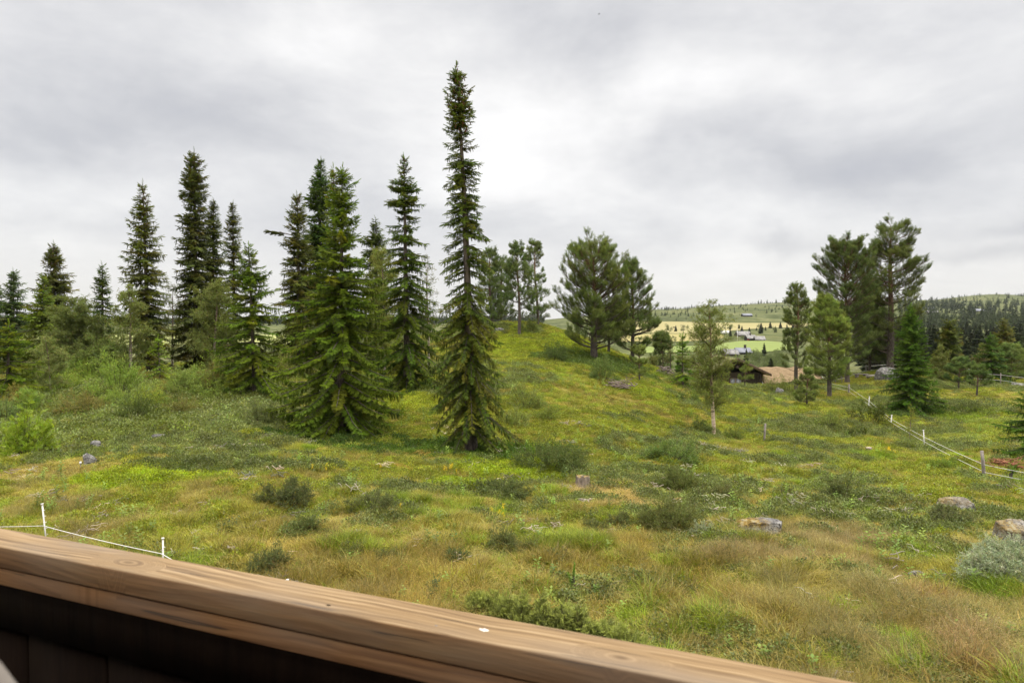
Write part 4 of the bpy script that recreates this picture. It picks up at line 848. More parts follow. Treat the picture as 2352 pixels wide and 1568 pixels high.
# ------------------------------------------------------------------ ground cover: grass and dwarf shrubs nobody could count
tcol = bpy.data.collections.new('cover_templates')
def template(idx, V, T, C):
    o = mesh_obj('cover_template_%02d' % idx, V, T, M['cover'], None, C); COL.objects.unlink(o); tcol.objects.link(o); return o
def grass_t(seed, n, r, hmin, hmax, w, lean, heads=0.):
    rng = np.random.RandomState(seed); V, T, C = [], [], []
    for k in range(n):
        a = rng.uniform(0, 6.28); q = r * math.sqrt(rng.rand()); b = np.array([math.cos(a) * q, math.sin(a) * q, -.03]); h = rng.uniform(hmin, hmax); la = rng.uniform(0, 6.28) if rng.rand() < .6 else a; l = lean * h * rng.uniform(.3, 1.4)
        dv = np.array([math.cos(la), math.sin(la), 0]); sd = np.array([-dv[1], dv[0], 0]) * w / 2; th = rng.uniform(0, 3.14); sd = np.array([math.cos(th), math.sin(th), 0]) * w / 2
        m = b + dv * l * .35 + [0, 0, h * .6]; t = b + dv * l + [0, 0, h * (1 - .25 * l / h)]; i = len(V)
        V += [b - sd, b + sd, m - sd * .8, m + sd * .8, t]; T += [(i, i + 1, i + 3), (i, i + 3, i + 2), (i + 2, i + 3, i + 4)]
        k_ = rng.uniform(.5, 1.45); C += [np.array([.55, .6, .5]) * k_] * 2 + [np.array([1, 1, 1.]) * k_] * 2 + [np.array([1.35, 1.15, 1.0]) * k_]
        if rng.rand() < heads:
            for z in range(7):
                s = .45 + .55 * rng.rand(); p = m * (1 - s) + t * s + rng.normal(0, .022, 3); i = len(V); q1, q2 = rng.normal(0, .0065, 3), rng.normal(0, .0065, 3); V += [p, p + q1, p + q2]; T.append((i, i + 1, i + 2)); C += [np.array([1.2, .98, .92]) * k_] * 3
    return np.array(V), np.array(T), np.array(C)
def shrub_t(seed, n, r, h, leaf, col2=(1.2, 1.15, .9)):
    rng = np.random.RandomState(seed); ins = Inst()
    a = rng.uniform(0, 6.28, n); q = r * np.sqrt(rng.rand(n)); z = h * (1 - (q / r) ** 2 * .75) * rng.uniform(.35, 1.1, n)
    P = np.stack([np.cos(a) * q, np.sin(a) * q, z], -1); c = np.ones((n, 3)) * rng.uniform(.6, 1.3, (n, 1)); c[rng.rand(n) < .3] *= col2
    ins.add(P, rng.normal(0, 1, (n, 3)) + [0, 0, .5], rng.normal(0, 1, (n, 3)) + [0, 0, 1.5], leaf * rng.uniform(.7, 1.3, n), c, 0)
    return ins.merge([leaf_t(.34)])
# 0-3 green grass, 4-5 long leaning straw, 6-7 flowering brown grass, 8-10 small leaved dwarf shrub, 11 moss/herb cushion, 12 yellow flowers
TT_ = [grass_t(1, 34, .15, .14, .30, .012, .7), grass_t(2, 32, .13, .18, .38, .010, .9), grass_t(3, 40, .19, .09, .20, .012, .6), grass_t(4, 30, .10, .22, .46, .010, .7),
       grass_t(5, 26, .20, .14, .34, .009, 1.7), grass_t(6, 30, .2, .09, .22, .010, 1.3), grass_t(7, 22, .2, .26, .50, .005, .6, .6), grass_t(8, 26, .20, .20, .42, .006, .8, .45),
       shrub_t(9, 150, .20, .13, .034), shrub_t(10, 130, .22, .18, .036), shrub_t(11, 170, .18, .10, .028, (1.5, 1., .8)), shrub_t(12, 200, .22, .05, .022)]
for i_, (V_, T_, C_) in enumerate(TT_): template(i_, V_, T_, C_)
# flower spike
_s = grass_t(30, 5, .04, .22, .40, .006, .2); _r = np.random.RandomState(3); _V = [_s[0]]; _T = [_s[1]]; _C = [np.tile([.10, .17, .04], (len(_s[0]), 1))]; nn_ = len(_s[0])
for k_ in range(60):
    p_ = np.array([_r.normal(0, .025), _r.normal(0, .025), _r.uniform(.2, .42)]); q1, q2 = _r.normal(0, .018, 3), _r.normal(0, .018, 3); _V.append(np.array([p_, p_ + q1, p_ + q2])); _T.append(np.array([[nn_, nn_ + 1, nn_ + 2]])); _C.append(np.tile([.85, .62, .03], (3, 1))); nn_ += 3
template(12, np.vstack(_V), np.vstack(_T), np.vstack(_C))
_i = Inst(); _r = np.random.RandomState(8); _sv, _st, _sc = grass_t(31, 3, .02, .26, .36, .008, .15)
for k_ in range(16):
    z_ = .06 + .016 * k_; _i.add(np.array([_r.normal(0, .012), _r.normal(0, .012), z_]), (math.cos(k_ * 2.4), math.sin(k_ * 2.4), .35), (0, 0, 1), _r.uniform(.06, .10) * (1.2 - .03 * k_), np.ones(3) * _r.uniform(.8, 1.25), 0)
_hv, _ht, _hc = _i.merge([leaf_t(.30)]); template(13, np.vstack([_sv, _hv]), np.vstack([_st, _ht + len(_sv)]), np.vstack([_sc * .8, _hc]))
_m = MB()
for k_ in range(5):
    a_ = _r.uniform(0, 6.28); L_ = _r.uniform(.12, .30); P_ = np.array([[-.5, 0, 0], [-.15, .06, 0], [.2, -.03, 0], [.5, .08, 0]]) * L_; P_ = P_ @ np.array([[math.cos(a_), math.sin(a_), 0], [-math.sin(a_), math.cos(a_), 0], [0, 0, 1]]) + [_r.normal(0, .1), _r.normal(0, .1), .10 + .05 * _r.rand()]; P_[:, 2] += _r.normal(0, .03, 4); _m.tube(P_, [.009, .008, .006, .003], 4)
_V = np.vstack(_m.V); _Q = np.vstack(_m.Q); template(14, _V, np.vstack([_Q[:, [0, 1, 2]], _Q[:, [0, 2, 3]]]), np.ones((len(_V), 3)))
rng = np.random.RandomState(77)
N = 560000
lo_, hi_ = 4.5, 82.
# density falls off with distance
u = rng.rand(N); pw = .55
d = (lo_ ** pw + u * (hi_ ** pw - lo_ ** pw)) ** (1 / pw); an = np.radians(rng.uniform(-45, 45, N)); keep = rng.rand(N) < COVER_DENS; d, an = d[keep], an[keep]
x = d * np.sin(an); y = d * np.cos(an); m = y > 4.2; x, y, d = x[m], y[m], d[m]
X, Y = x, y; n = len(x)
pxx = CX + F * X / Y
gA = fbm(X / 5.5, Y / 5.5, 4, 11); gB = fbm(X / 1.9, Y / 1.9, 4, 12); gC = fbm(X / 9., Y / 9., 3, 13); gD = fbm(X / .8, Y / .8, 3, 14); gE = fbm(X / 3.2, Y / 3.2, 4, 15)
idx = rng.randint(0, 4, n); tint = np.empty((n, 3)); sc = np.ones(n)
green = np.array([.275, .275, .048]); lush = np.array([.205, .275, .030]); olive = np.array([.275, .235, .065]); straw = np.array([.42, .37, .12]); rust = np.array([.285, .24, .075]); brown = np.array([.27, .255, .115])
blue = np.array([.235, .265, .034]); dkg = np.array([.125, .15, .045]); grey = np.array([.14, .16, .065]); moss = np.array([.27, .235, .06])
def unif(v): r_ = np.empty(len(v)); r_[np.argsort(v)] = np.linspace(0, 1, len(v)); return r_
def coh(s_, sd_, mixr=.22): return unif(unif(fbm(X / s_, Y / s_, 3, sd_)) * (1 - mixr) + mixr * rng.rand(n))
u1, u2, u3, u4, u5 = coh(.55, 41), coh(.5, 42), coh(.6, 43), coh(.45, 44), coh(.7, 45); shade = unif(fbm(X / .38, Y / .38, 3, 46))
def ss(v, a_, b_): t_ = np.clip((v - a_) / (b_ - a_), 0, 1); return t_ * t_ * (3 - 2 * t_)
tint[:] = green; w = ss(gA, .38, .62)[:, None]; tint = tint * (1 - w) + olive * w
dry = u1 < .18 + ss(gB + .45 * gA, .64, .84) * .6; idx[dry] = rng.choice([4, 5, 5, 2], dry.sum()); tint[dry] = straw * rng.uniform(.7, 1.1, (dry.sum(), 1))
rs = u2 < .07 + .30 * ss(gE, .52, .66); idx[rs] = rng.choice([2, 5, 6], rs.sum()); tint[rs] = rust * rng.uniform(.8, 1.2, (rs.sum(), 1))
lu = (u3 < .10 + .5 * ss(-gE, -.50, -.38)) & ~dry; idx[lu] = rng.choice([1, 3, 0], lu.sum()); tint[lu] = lush * rng.uniform(.85, 1.25, (lu.sum(), 1))
# region of flowering brown grass right in front
rg = ss(pxx + 500 * (gC - .5), 1350, 1750) * ss(-d, -19, -13); br = u4 < rg * (.08 + .27 * ss(gB, .42, .60)); idx[br] = rng.choice([6, 7], br.sum()); tint[br] = brown * rng.uniform(.8, 1.2, (br.sum(), 1))
lf = ss(-pxx, -520, -150) * ss(-d, -27, -22); br2 = u5 < lf * .30; idx[br2] = rng.choice([5, 7, 6], br2.sum()); tint[br2] = (brown * .7 + straw * .3) * rng.uniform(.8, 1.1, (br2.sum(), 1))
# dwarf shrub heath grows denser away from the lawn, bright bilberry on the knoll
far = np.clip((d - 15) / 14, 0, 1); u6 = unif(u5 * .5 + .5 * rng.rand(n)); shr = u6 > 1 - (.17 + .50 * far) * np.clip((gA + .5 * gE - .58) / .16 + .45, 0, 1)
kn = np.clip(1 - np.abs(pxx - 1290) / 330, 0, 1) * np.clip((d - 22) / 8, 0, 1)
k8 = shr & (gE > .50 - .12 * kn); k9 = shr & ~k8
idx[k8] = rng.choice([8, 10, 11], k8.sum()); tint[k8] = blue * rng.uniform(.75, 1.2, (k8.sum(), 1))
idx[k9] = rng.choice([8, 9, 9], k9.sum()); tint[k9] = (dkg * .6 + grey * .4) * rng.uniform(.8, 1.35, (k9.sum(), 1)) * np.where(rng.rand(k9.sum(), 1) < .3, 1.4, 1)
mo = (unif(fbm(X / .5, Y / .5, 3, 51)) < .10 + .16 * far); idx[mo] = 11; tint[mo] = moss * rng.uniform(.8, 1.3, (mo.sum(), 1))
hb_ = (rng.rand(n) < .009 * ss(unif(fbm(X / 2., Y / 2., 3, 61)), .45, .8)) & (d < 45); idx[hb_] = 13; tint[hb_] = np.array([.20, .28, .06]) * rng.uniform(.6, 1.15, (hb_.sum(), 1))
dw_ = (rng.rand(n) < .006 * ss(unif(fbm(X / 1.2, Y / 1.2, 3, 62)), .6, .9)) & (d < 30); idx[dw_] = 14; tint[dw_] = np.array([.42, .38, .34]) * rng.uniform(.5, 1.3, (dw_.sum(), 1))
# patches with their own place: (px, py, rx m, ry m, species list, tint)
PA = [(345, 1090, 1.9, .8, [8, 10], (.27, .32, .025)), (300, 1110, 1.2, .5, [8, 10], (.24, .30, .02)), (400, 1072, 1.4, .5, [8, 9], dkg), (1170, 1085, 1.9, 1.0, [8, 10], (.25, .31, .02)), (1060, 1110, 1.2, .5, [8, 10], (.22, .28, .02)),
      (1250, 800, 6., 3., [8, 10, 11], (.25, .28, .03)), (1340, 800, 5., 3., [8, 10, 11], (.27, .32, .03)), (1170, 790, 3., 3., [8, 11], (.27, .31, .03)), (940, 925, 1.8, 1.2, [8, 11], (.28, .31, .03)), (1000, 1030, 5.2, 1.0, [2, 0, 8], (.085, .145, .020)), (740, 1010, 3.2, 1.2, [2, 0, 8], (.07, .125, .020)), (935, 892, 3., 1.5, [8, 2], (.07, .12, .02)), (585, 918, 2.6, 1.3, [8, 2], (.07, .12, .02)), (2094, 948, 3.2, 1.4, [8, 2], (.08, .13, .02)), (1365, 832, 4.5, 2., [8, 9], (.11, .16, .03)),  # dark green tints at the tree feet also paint in contact shade
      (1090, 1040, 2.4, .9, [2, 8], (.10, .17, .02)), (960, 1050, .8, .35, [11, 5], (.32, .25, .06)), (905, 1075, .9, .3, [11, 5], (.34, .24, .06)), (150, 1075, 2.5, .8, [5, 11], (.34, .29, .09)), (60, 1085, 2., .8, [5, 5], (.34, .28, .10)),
      (380, 980, 2.5, .9, [0, 3], (.30, .29, .05)), (1270, 1240, 1.1, .5, [1, 0], (.22, .28, .03)), (1300, 1260, .9, .4, [1, 3], (.21, .27, .03)), (840, 1270, .8, .3, [1, 3], (.22, .28, .03)), (1400, 1130, 2.2, 1.0, [5, 4], (.43, .33, .14)), (1480, 1160, 2.0, .6, [5, 4], (.44, .34, .15)),
      (2280, 910, 6., 2.2, [5, 2], (.40, .37, .13)), (2340, 930, 5., 2., [5, 2], (.38, .37, .12)), (2180, 1010, 3., 1.5, [2, 0], (.25, .29, .06)), (2290, 970, 4., 2., [2, 0], (.25, .31, .06)), (1700, 950, 3, 1.5, [8, 11], (.23, .25, .03)), (1440, 930, 3., 1.2, [2, 5, 2], (.29, .25, .08)), (1540, 960, 3, .9, [5, 2], (.29, .24, .08)),
      (1480, 900, 3.0, 1.2, [8, 11], (.26, .30, .03)), (2210, 960, 3, .8, [8, 10], (.19, .25, .03)), (2060, 880, 4, 1.5, [11, 8], (.26, .25, .05)), (1980, 905, 3, 1.2, [11, 5], (.27, .25, .06)), (2000, 1050, 2., .6, [1, 0], (.20, .28, .03)), (2300, 1370, .5, .3, [3, 1], (.17, .25, .03)), (2080, 1500, .3, .2, [3, 1], (.17, .25, .03)),
      (2140, 1390, .5, .3, [3, 5], (.24, .17, .07)), (2230, 1560, .4, .3, [3, 5], (.23, .16, .06)), (1930, 1250, 1.8, .8, [6, 7], (.28, .245, .13)), (1850, 1300, 2., .5, [6, 7], (.28, .245, .13)), (2230, 1490, .5, .4, [5, 6], (.38, .32, .20))]
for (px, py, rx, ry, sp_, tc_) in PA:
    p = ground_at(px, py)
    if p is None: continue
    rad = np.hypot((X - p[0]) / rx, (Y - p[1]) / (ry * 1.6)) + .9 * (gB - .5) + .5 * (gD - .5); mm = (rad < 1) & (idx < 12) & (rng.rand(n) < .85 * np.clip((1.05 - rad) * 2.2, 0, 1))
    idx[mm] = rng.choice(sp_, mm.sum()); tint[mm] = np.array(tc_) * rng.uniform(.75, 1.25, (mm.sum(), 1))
# thicket zone on the left between lawn and trees
th = (pxx < 640) & (pxx > -300) & (d > 29) & (d < 47) & (rng.rand(n) < .6); idx[th] = rng.choice([9, 9, 8], th.sum()); tint[th] = (np.array([.165, .195, .05]) * (1 - .5 * (gE[th][:, None] > .5)) + np.array([.12, .14, .06]) * (gE[th][:, None] > .5)) * rng.uniform(.7, 1.3, (th.sum(), 1))
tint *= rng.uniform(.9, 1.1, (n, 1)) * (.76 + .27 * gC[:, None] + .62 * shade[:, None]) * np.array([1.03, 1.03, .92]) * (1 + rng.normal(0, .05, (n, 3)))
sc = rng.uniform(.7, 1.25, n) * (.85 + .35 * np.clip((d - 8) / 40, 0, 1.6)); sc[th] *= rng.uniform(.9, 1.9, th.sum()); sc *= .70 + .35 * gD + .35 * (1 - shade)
sc[(idx >= 8) & ~th] *= 1.15; sc[(idx < 8)] *= (1 - .38 * ss(d[idx < 8], 12, 19))
keepout = np.ones(n, bool)
for (px, py, r) in [(1748, 1222, .72), (1735, 1232, .5), (2192, 1172, .75), (2326, 1235, .75), (2330, 1250, .5), (2104, 1336, .25), (1338, 1118, .35), (1340, 1126, .3), (206, 1063, .3), (369, 1008, .5), (219, 1029, .3)]:
    p = ground_at(px, py); keepout &= np.hypot(X - p[0], (Y - p[1])) > r
keepout &= ~((np.abs(X * .923 - Y * .384) < 40) & (X * .384 + Y * .923 < 2.2))
X, Y, idx, tint, sc = X[keepout], Y[keepout], idx[keepout], tint[keepout], sc[keepout]; n = len(X)
# yellow flower spikes
fl = []
for (px, py, k) in [(148 * .597 + 597 + 0, 1075, 3), (743, 1080, 3), (752, 1085, 2), (820, 1090, 1), (1022 + 2, 1083, 3), (1032, 1090, 4), (1048, 1090, 3), (1145, 1190, 4), (1150, 1186, 3), (1050, 1395, 0), (668, 1145, 2), (860, 1083, 3), (930, 1185, 4), (2043, 1040, 4), (2050, 1044, 4), (2148, 1072, 2), (2190, 1078, 3), (540, 1070, 1), (1325, 990, 2), (1310, 985, 1)]:
    p = ground_at(px, py)
    for q in range(int(k * .8)): fl.append((p[0] + rng.normal(0, .12), p[1] + rng.normal(0, .12)))
fl = np.array(fl)
X = np.concatenate([X, fl[:, 0]]); Y = np.concatenate([Y, fl[:, 1]]); idx = np.concatenate([idx, np.full(len(fl), 12)]); tint = np.vstack([tint, np.ones((len(fl), 3))]); sc = np.concatenate([sc, rng.uniform(.5, .75, len(fl))]); n = len(X)
Z = H(X, Y)
def cover_object(name, label, m):
    me = bpy.data.meshes.new(name); k = int(m.sum()); me.vertices.add(k); me.vertices.foreach_set('co', np.stack([X[m], Y[m], Z[m]], -1).astype(np.float32).ravel())
    rot = np.stack([rng.normal(0, .12, k), rng.normal(0, .12, k), rng.uniform(0, 6.28, k)], -1).astype(np.float32)
    a = me.attributes.new('rot', 'FLOAT_VECTOR', 'POINT'); a.data.foreach_set('vector', rot.ravel())
    a = me.attributes.new('scl', 'FLOAT', 'POINT'); a.data.foreach_set('value', sc[m].astype(np.float32))
    a = me.attributes.new('idx', 'INT', 'POINT'); a.data.foreach_set('value', idx[m].astype(np.int32))
    a = me.attributes.new('tint', 'FLOAT_COLOR', 'POINT'); c4 = np.ones((k, 4), np.float32); c4[:, :3] = tint[m]; a.data.foreach_set('color', c4.ravel())
    o = bpy.data.objects.new(name, me); COL.objects.link(o); md = o.modifiers.new('scatter', 'NODES'); md.node_group = NG; o['kind'] = 'stuff'; o['label'] = label; return o
NG = bpy.data.node_groups.new('scatter', 'GeometryNodeTree'); NG.interface.new_socket(name='Geometry', in_out='INPUT', socket_type='NodeSocketGeometry'); NG.interface.new_socket(name='Geometry', in_out='OUTPUT', socket_type='NodeSocketGeometry')
gi = NG.nodes.new('NodeGroupInput'); go = NG.nodes.new('NodeGroupOutput'); iop = NG.nodes.new('GeometryNodeInstanceOnPoints'); ci = NG.nodes.new('GeometryNodeCollectionInfo')
ci.inputs['Collection'].default_value = tcol; ci.inputs['Separate Children'].default_value = True; ci.inputs['Reset Children'].default_value = True
def na(nm, ty): q = NG.nodes.new('GeometryNodeInputNamedAttribute'); q.data_type = ty; q.inputs['Name'].default_value = nm; return q.outputs['Attribute']
NG.links.new(gi.outputs[0], iop.inputs['Points']); NG.links.new(ci.outputs[0], iop.inputs['Instance']); iop.inputs['Pick Instance'].default_value = True
e2r = NG.nodes.new('FunctionNodeEulerToRotation'); NG.links.new(na('rot', 'FLOAT_VECTOR'), e2r.inputs[0]); NG.links.new(e2r.outputs[0], iop.inputs['Rotation'])
NG.links.new(na('scl', 'FLOAT'), iop.inputs['Scale']); NG.links.new(na('idx', 'INT'), iop.inputs['Instance Index']); NG.links.new(iop.outputs[0], go.inputs[0])
isg = idx < 8
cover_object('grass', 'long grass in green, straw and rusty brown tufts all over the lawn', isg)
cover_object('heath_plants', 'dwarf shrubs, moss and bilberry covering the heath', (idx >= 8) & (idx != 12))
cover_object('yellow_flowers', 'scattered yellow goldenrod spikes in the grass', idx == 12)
print('cover', n)
# ------------------------------------------------------------------ stones, stumps, sticks
import bmesh
def rock(name, label, px, py, wpx, hpx, seed, depth=.7, moss=.0, moss_side=(-1, 0), cat='boulder', tilt=0., flat=.5, sink=.3, group=None, n=4, slope=0., mat='rock', white=1.):
    p = ground_at(px, py); d = p[1]; rx = wpx / 2 * d / F; h = hpx * d / F
    bm = bmesh.new(); bmesh.ops.create_icosphere(bm, subdivisions=n, radius=1.0); V = np.array([v.co[:] for v in bm.verts]); T = np.array([[v.index for v in f.verts] for f in bm.faces]); bm.free()
    r = np.random.RandomState(seed)
    for k in range(16):       # planar cuts give facets
        c = nrm(r.normal(size=3)); o = r.uniform(.50, .88); s = V @ c; V = V - np.outer(np.maximum(s - o, 0) * .97, c)
    f = 1 + .16 * (fbm(V[:, 0] * 1.7 + seed, V[:, 1] * 1.7 + V[:, 2] * 1.3, 4) - .5) * 2 + .10 * (fbm(V[:, 0] * 7, V[:, 1] * 7 + V[:, 2] * 6 + seed, 3) - .5)
    V = V * f[:, None]; V = V / np.abs(V).max(0); V[:, 2] = np.clip(V[:, 2], -1, flat + .5 * (V[:, 2] - flat)) if flat < 1 else V[:, 2]
    V[:, 2] /= V[:, 2].max(); V[:, 2] += slope * V[:, 0]; V = V * [rx, rx * depth, h]
    up = np.clip(V[:, 2] / h, 0, 1); mo = np.zeros(len(V))
    if moss: mo = np.clip((V[:, 0] / rx * moss_side[0] + .35) * 2 + 1.6 * (fbm(V[:, 0] * 4, V[:, 1] * 4, 3, seed) - .5), 0, 1) * np.clip(up * 3 - .8, 0, 1) * moss
    V[:, 2] = V[:, 2] * 1.25 + (.07 if wpx > 60 else .03)
    o = mesh_obj(name, V, T, M[mat], None, np.stack([mo, mo * 0, mo * 0], -1), True); o.location = tuple(p); o.rotation_euler = (0, 0, r.uniform(-.15, .15)); tag(o, label, cat, group); return o
rock('boulder', 'long grey boulder with orange moss on its low left end', 1748, 1222, 128, 20, 5, .5, 1., (-1, 0), slope=.10, n=5)
rock('boulder', 'flat lichen covered boulder above the grey green mat shrub', 2192, 1172, 100, 20, 6, .6, .75, (-.6, 0), n=5)
rock('boulder', 'lumpy grey boulder with pale lichen at the right edge above the silver willow', 2335, 1246, 100, 36, 7, .7, .8, (-.7, 0), n=5)
rock('stone', 'small grey stone in the brown grass left of the silver willow', 2106, 1338, 42, 20, 8, cat='stone')
rock('boulder', 'big smooth grey boulder by the trunk of the tallest pine', 2040, 876, 60, 26, 9, .7)
rock('stone', 'grey stone in the scrub below the tan sod roof', 1793, 908, 24, 14, 10, cat='stone')
rock('stone', 'long low white stone in the dry grass on the left', 369, 1008, 46, 9, 12, cat='stone')
rock('stone', 'dark cracked stone block beside the little white stake', 206, 1063, 32, 17, 13, cat='stone')
rock('stone', 'grey stone with a white top, uphill of the dark cracked one', 219, 1029, 30, 13, 14, cat='stone')
rock('stone', 'small grey stone, the one just above the stone with a white top', 227, 1014, 14, 7, 15, cat='stone')
rock('stone', 'pale stone chip nearest the yellow green rowan bush', 198, 994, 15, 6, 16, cat='stone')
rock('stone', 'low whitish stone beside the dark root lump', 254, 1004, 26, 6, 17, cat='stone')
rock('stone', 'dark lump of stone right of the low whitish one', 265, 996, 13, 8, 18, cat='stone')
rock('stone', 'flat grey brown rock slab behind the yellow green rowan bush', 30, 988, 50, 14, 19, cat='stone')
rock('stone', 'dark stone at the right foot of the yellow green rowan bush', 113, 998, 16, 14, 20, cat='stone')
rock('stone', 'dark broken stone right of the stone with a white top', 284, 1021, 14, 7, 21, cat='stone')
rock('stone', 'small mossy stone in straw grass above the widest willow mound', 1550, 1160, 46, 13, 22, moss=1., moss_side=(1, 0), cat='stone')
rock('stone', 'little pinkish stone in the lawn below the widest willow mound', 1612, 1281, 13, 7, 23, cat='stone')
rock('stone', 'pale patchy stone in the grass left of the pinkish one', 1426, 1286, 22, 5, 24, cat='stone')
rock('stone', 'low grey stone on the knoll crest under the pines', 1148, 762, 34, 7, 25, cat='stone')
rock('stone', 'pale stone in the heath right of the cone shaped spruce', 2240, 935, 20, 7, 26, cat='stone')
rock('stone', 'pale low rock behind the rope at the right edge', 2340, 891, 40, 9, 27, cat='stone')
def stump(label, px, py, wpx, hpx, seed, mossy=True, roots=5):
    p = ground_at(px, py); d = p[1]; r0 = wpx / 2 * d / F; h = hpx * d / F; t = thing('tree_stump', label, 'tree stump', tuple(p)); r = np.random.RandomState(seed)
    n = 28; th = np.arange(n) * 2 * math.pi / n; rings = []; zz = [-.15, 0, .12, .5, .85, 1.]; rr_ = [1.35, 1.25, 1.05, .95, .95, .93]; jag = .16 * (r.rand(n) - .5)
    V = []
    for z, q in zip(zz, rr_):
        rad = r0 * q * (1 + .10 * np.sin(th * 5 + seed) + .07 * (r.rand(n) - .5)); V.append(np.stack([rad * np.cos(th), rad * np.sin(th), h * (z + (jag if z == 1. else 0)) * np.ones(n)], -1))
    V.append(np.array([[0, 0, h * .9]])); V = np.vstack(V); m = len(zz); i = np.arange(m - 1)[:, None] * n; j = np.arange(n)[None]; k = (j + 1) % n
    Q = np.stack([i + j, i + k, i + n + k, i + n + j], -1).reshape(-1, 4)
    mesh_obj('wood', V[:-1], Q, M['deadwood'] if mossy else M['deadwood'], t, np.ones((len(V) - 1, 3)) * (.75, .68, .62))
    T = np.array([((m - 1) * n + a, (m - 1) * n + (a + 1) % n, m * n) for a in range(n)]); top = mesh_obj('moss_top' if mossy else 'cut_top', V, T, M['rock'] if mossy else M['deadwood'], t, np.tile([1, 0, 0] if mossy else [1.6, 1.5, 1.4], (len(V), 1)))
    b = MB()
    for q in range(roots):
        a = r.uniform(0, 6.28); b.tube([[math.cos(a) * r0 * s, math.sin(a) * r0 * s, z * h] for s, z in ((.8, .25), (1.3, .08), (1.9, .0), (2.5, -.2))], [r0 * .2, r0 * .17, r0 * .1, .01], 5, C=(.7, .62, .56))
    b.build('roots', M['deadwood'], t)
stump('weathered upright tree stump with a mossy top, left of the dense round shrub', 1338, 1118, 32, 26, 1)
stump('small cut stump with a pale top and spreading roots on the left', 423, 1008, 13, 10, 2, False)
stump('low pale cut stump in the grass below the lying juniper', 1995, 1036, 14, 9, 3, False, 3)
def sticks(name, label, px, py, wpx, n, seed, cat, c=(1, 1, 1), hh=.10, thick=.010):
    p = ground_at(px, py); d = p[1]; r = np.random.RandomState(seed); R = wpx / 2 * d / F; b = MB()
    for k in range(n):
        a = r.uniform(0, 6.28); L = R * r.uniform(.5, 1.1); o = np.array([r.normal(0, R * .35), r.normal(0, R * .3), r.uniform(.02, hh)]); dr = np.array([math.cos(a), math.sin(a), r.uniform(-.12, .45)]); s = np.linspace(-.5, .5, 6)
        P = o + np.outer(s * L, dr) + np.cumsum(r.normal(0, .035 * L, (6, 3)), 0); P[:, 2] = np.maximum(P[:, 2], .01); b.tube(P + [0, 0, .07], np.linspace(1, .35, 6) * thick * 1.5 * r.uniform(.6, 1.4), 5, C=c, cap=True)
    o = b.build(name, M['deadwood'], None); o.location = tuple(p); tag(o, label, cat); return o
sticks('dead_branch', 'bleached forked branch lying in the middle of the lawn', 820, 1240, 44, 9, 1, 'branch', (1.2, 1.15, 1.1), .12, .014)
sticks('dead_branch', 'white curled twig on the lawn above the second white post', 493, 1290 - 48, 26, 4, 2, 'branch', (1.4, 1.4, 1.4), .1, .012)
sticks('dead_branch', 'bleached root pieces close to the rail, right of the second white post', 455, 1275, 30, 6, 3, 'branch', (1.5, 1.45, 1.4), .1, .014)
sticks('dead_branch', 'two curled white root ends near the rail', 533, 1277, 30, 5, 4, 'branch', (1.6, 1.55, 1.5), .12, .013)
sticks('dead_branch', 'grey driftwood scraps below the light bilberry patch on the left', 480, 1165, 50, 6, 5, 'branch', (1.2, 1.15, 1.1), .06, .012)
sticks('dead_branch', 'pale scraps of root lying lower on the left lawn', 400, 1190, 44, 6, 6, 'branch', (1.2, 1.1, 1.), .06, .012)
sticks('dead_branch', 'grey root in a bare patch left below the tree stump', 1335, 1158, 50, 6, 7, 'branch', (1, .95, .9), .06, .02)
sticks('dead_branch', 'long pale stick at the foot of the silvery sprig', 1612, 1240, 54, 4, 8, 'branch', (1.2, 1.15, 1.1), .06, .014)
sticks('dead_branch', 'thin bent stick in the dry grass below the tallest spruce', 990, 1108, 36, 3, 9, 'branch', (1.3, 1.2, 1.1), .1, .012)
sticks('dead_branch', 'small grey stick with bark left of the small dense shrub', 905, 1254, 26, 3, 10, 'branch', (1.2, 1.1, 1.), .06, .012)
sticks('dead_branch', 'curved bare twig right of the bilberry patch below the tallest spruce', 1220, 1098, 50, 2, 11, 'branch', (1.2, 1.1, 1.), .1, .010)
sticks('dead_branch', 'scattered pale wood chips in the shrubs left of the silvery sprig', 1178, 1145, 40, 4, 12, 'branch', (1.1, 1.05, 1.), .06, .012)
sticks('dead_branch', 'thin pale stick left of the flower spikes, upper left lawn', 300, 1020, 60, 4, 13, 'branch', (1, .9, .8), .06, .014)
sticks('brush_pile', 'heap of grey cut branches below the wide rounded pine', 1422, 892, 90, 60, 14, 'brush pile', (.8, .7, .68), .35, .018)
sticks('brush_pile', 'heap of grey cut branches beyond the narrower dark pine', 1562 - 36, 862, 50, 50, 15, 'brush pile', (.75, .68, .66), .6, .022)
sticks('brush_pile', 'flat scatter of dark twigs around the small cut stump', 405, 994, 90, 26, 16, 'brush pile', (.45, .38, .32), .08, .016)
sticks('brush_pile', 'reddish dry cut branches behind the right wooden post', 2305, 1072, 90, 60, 17, 'brush pile', (.85, .42, .26), .16, .016)
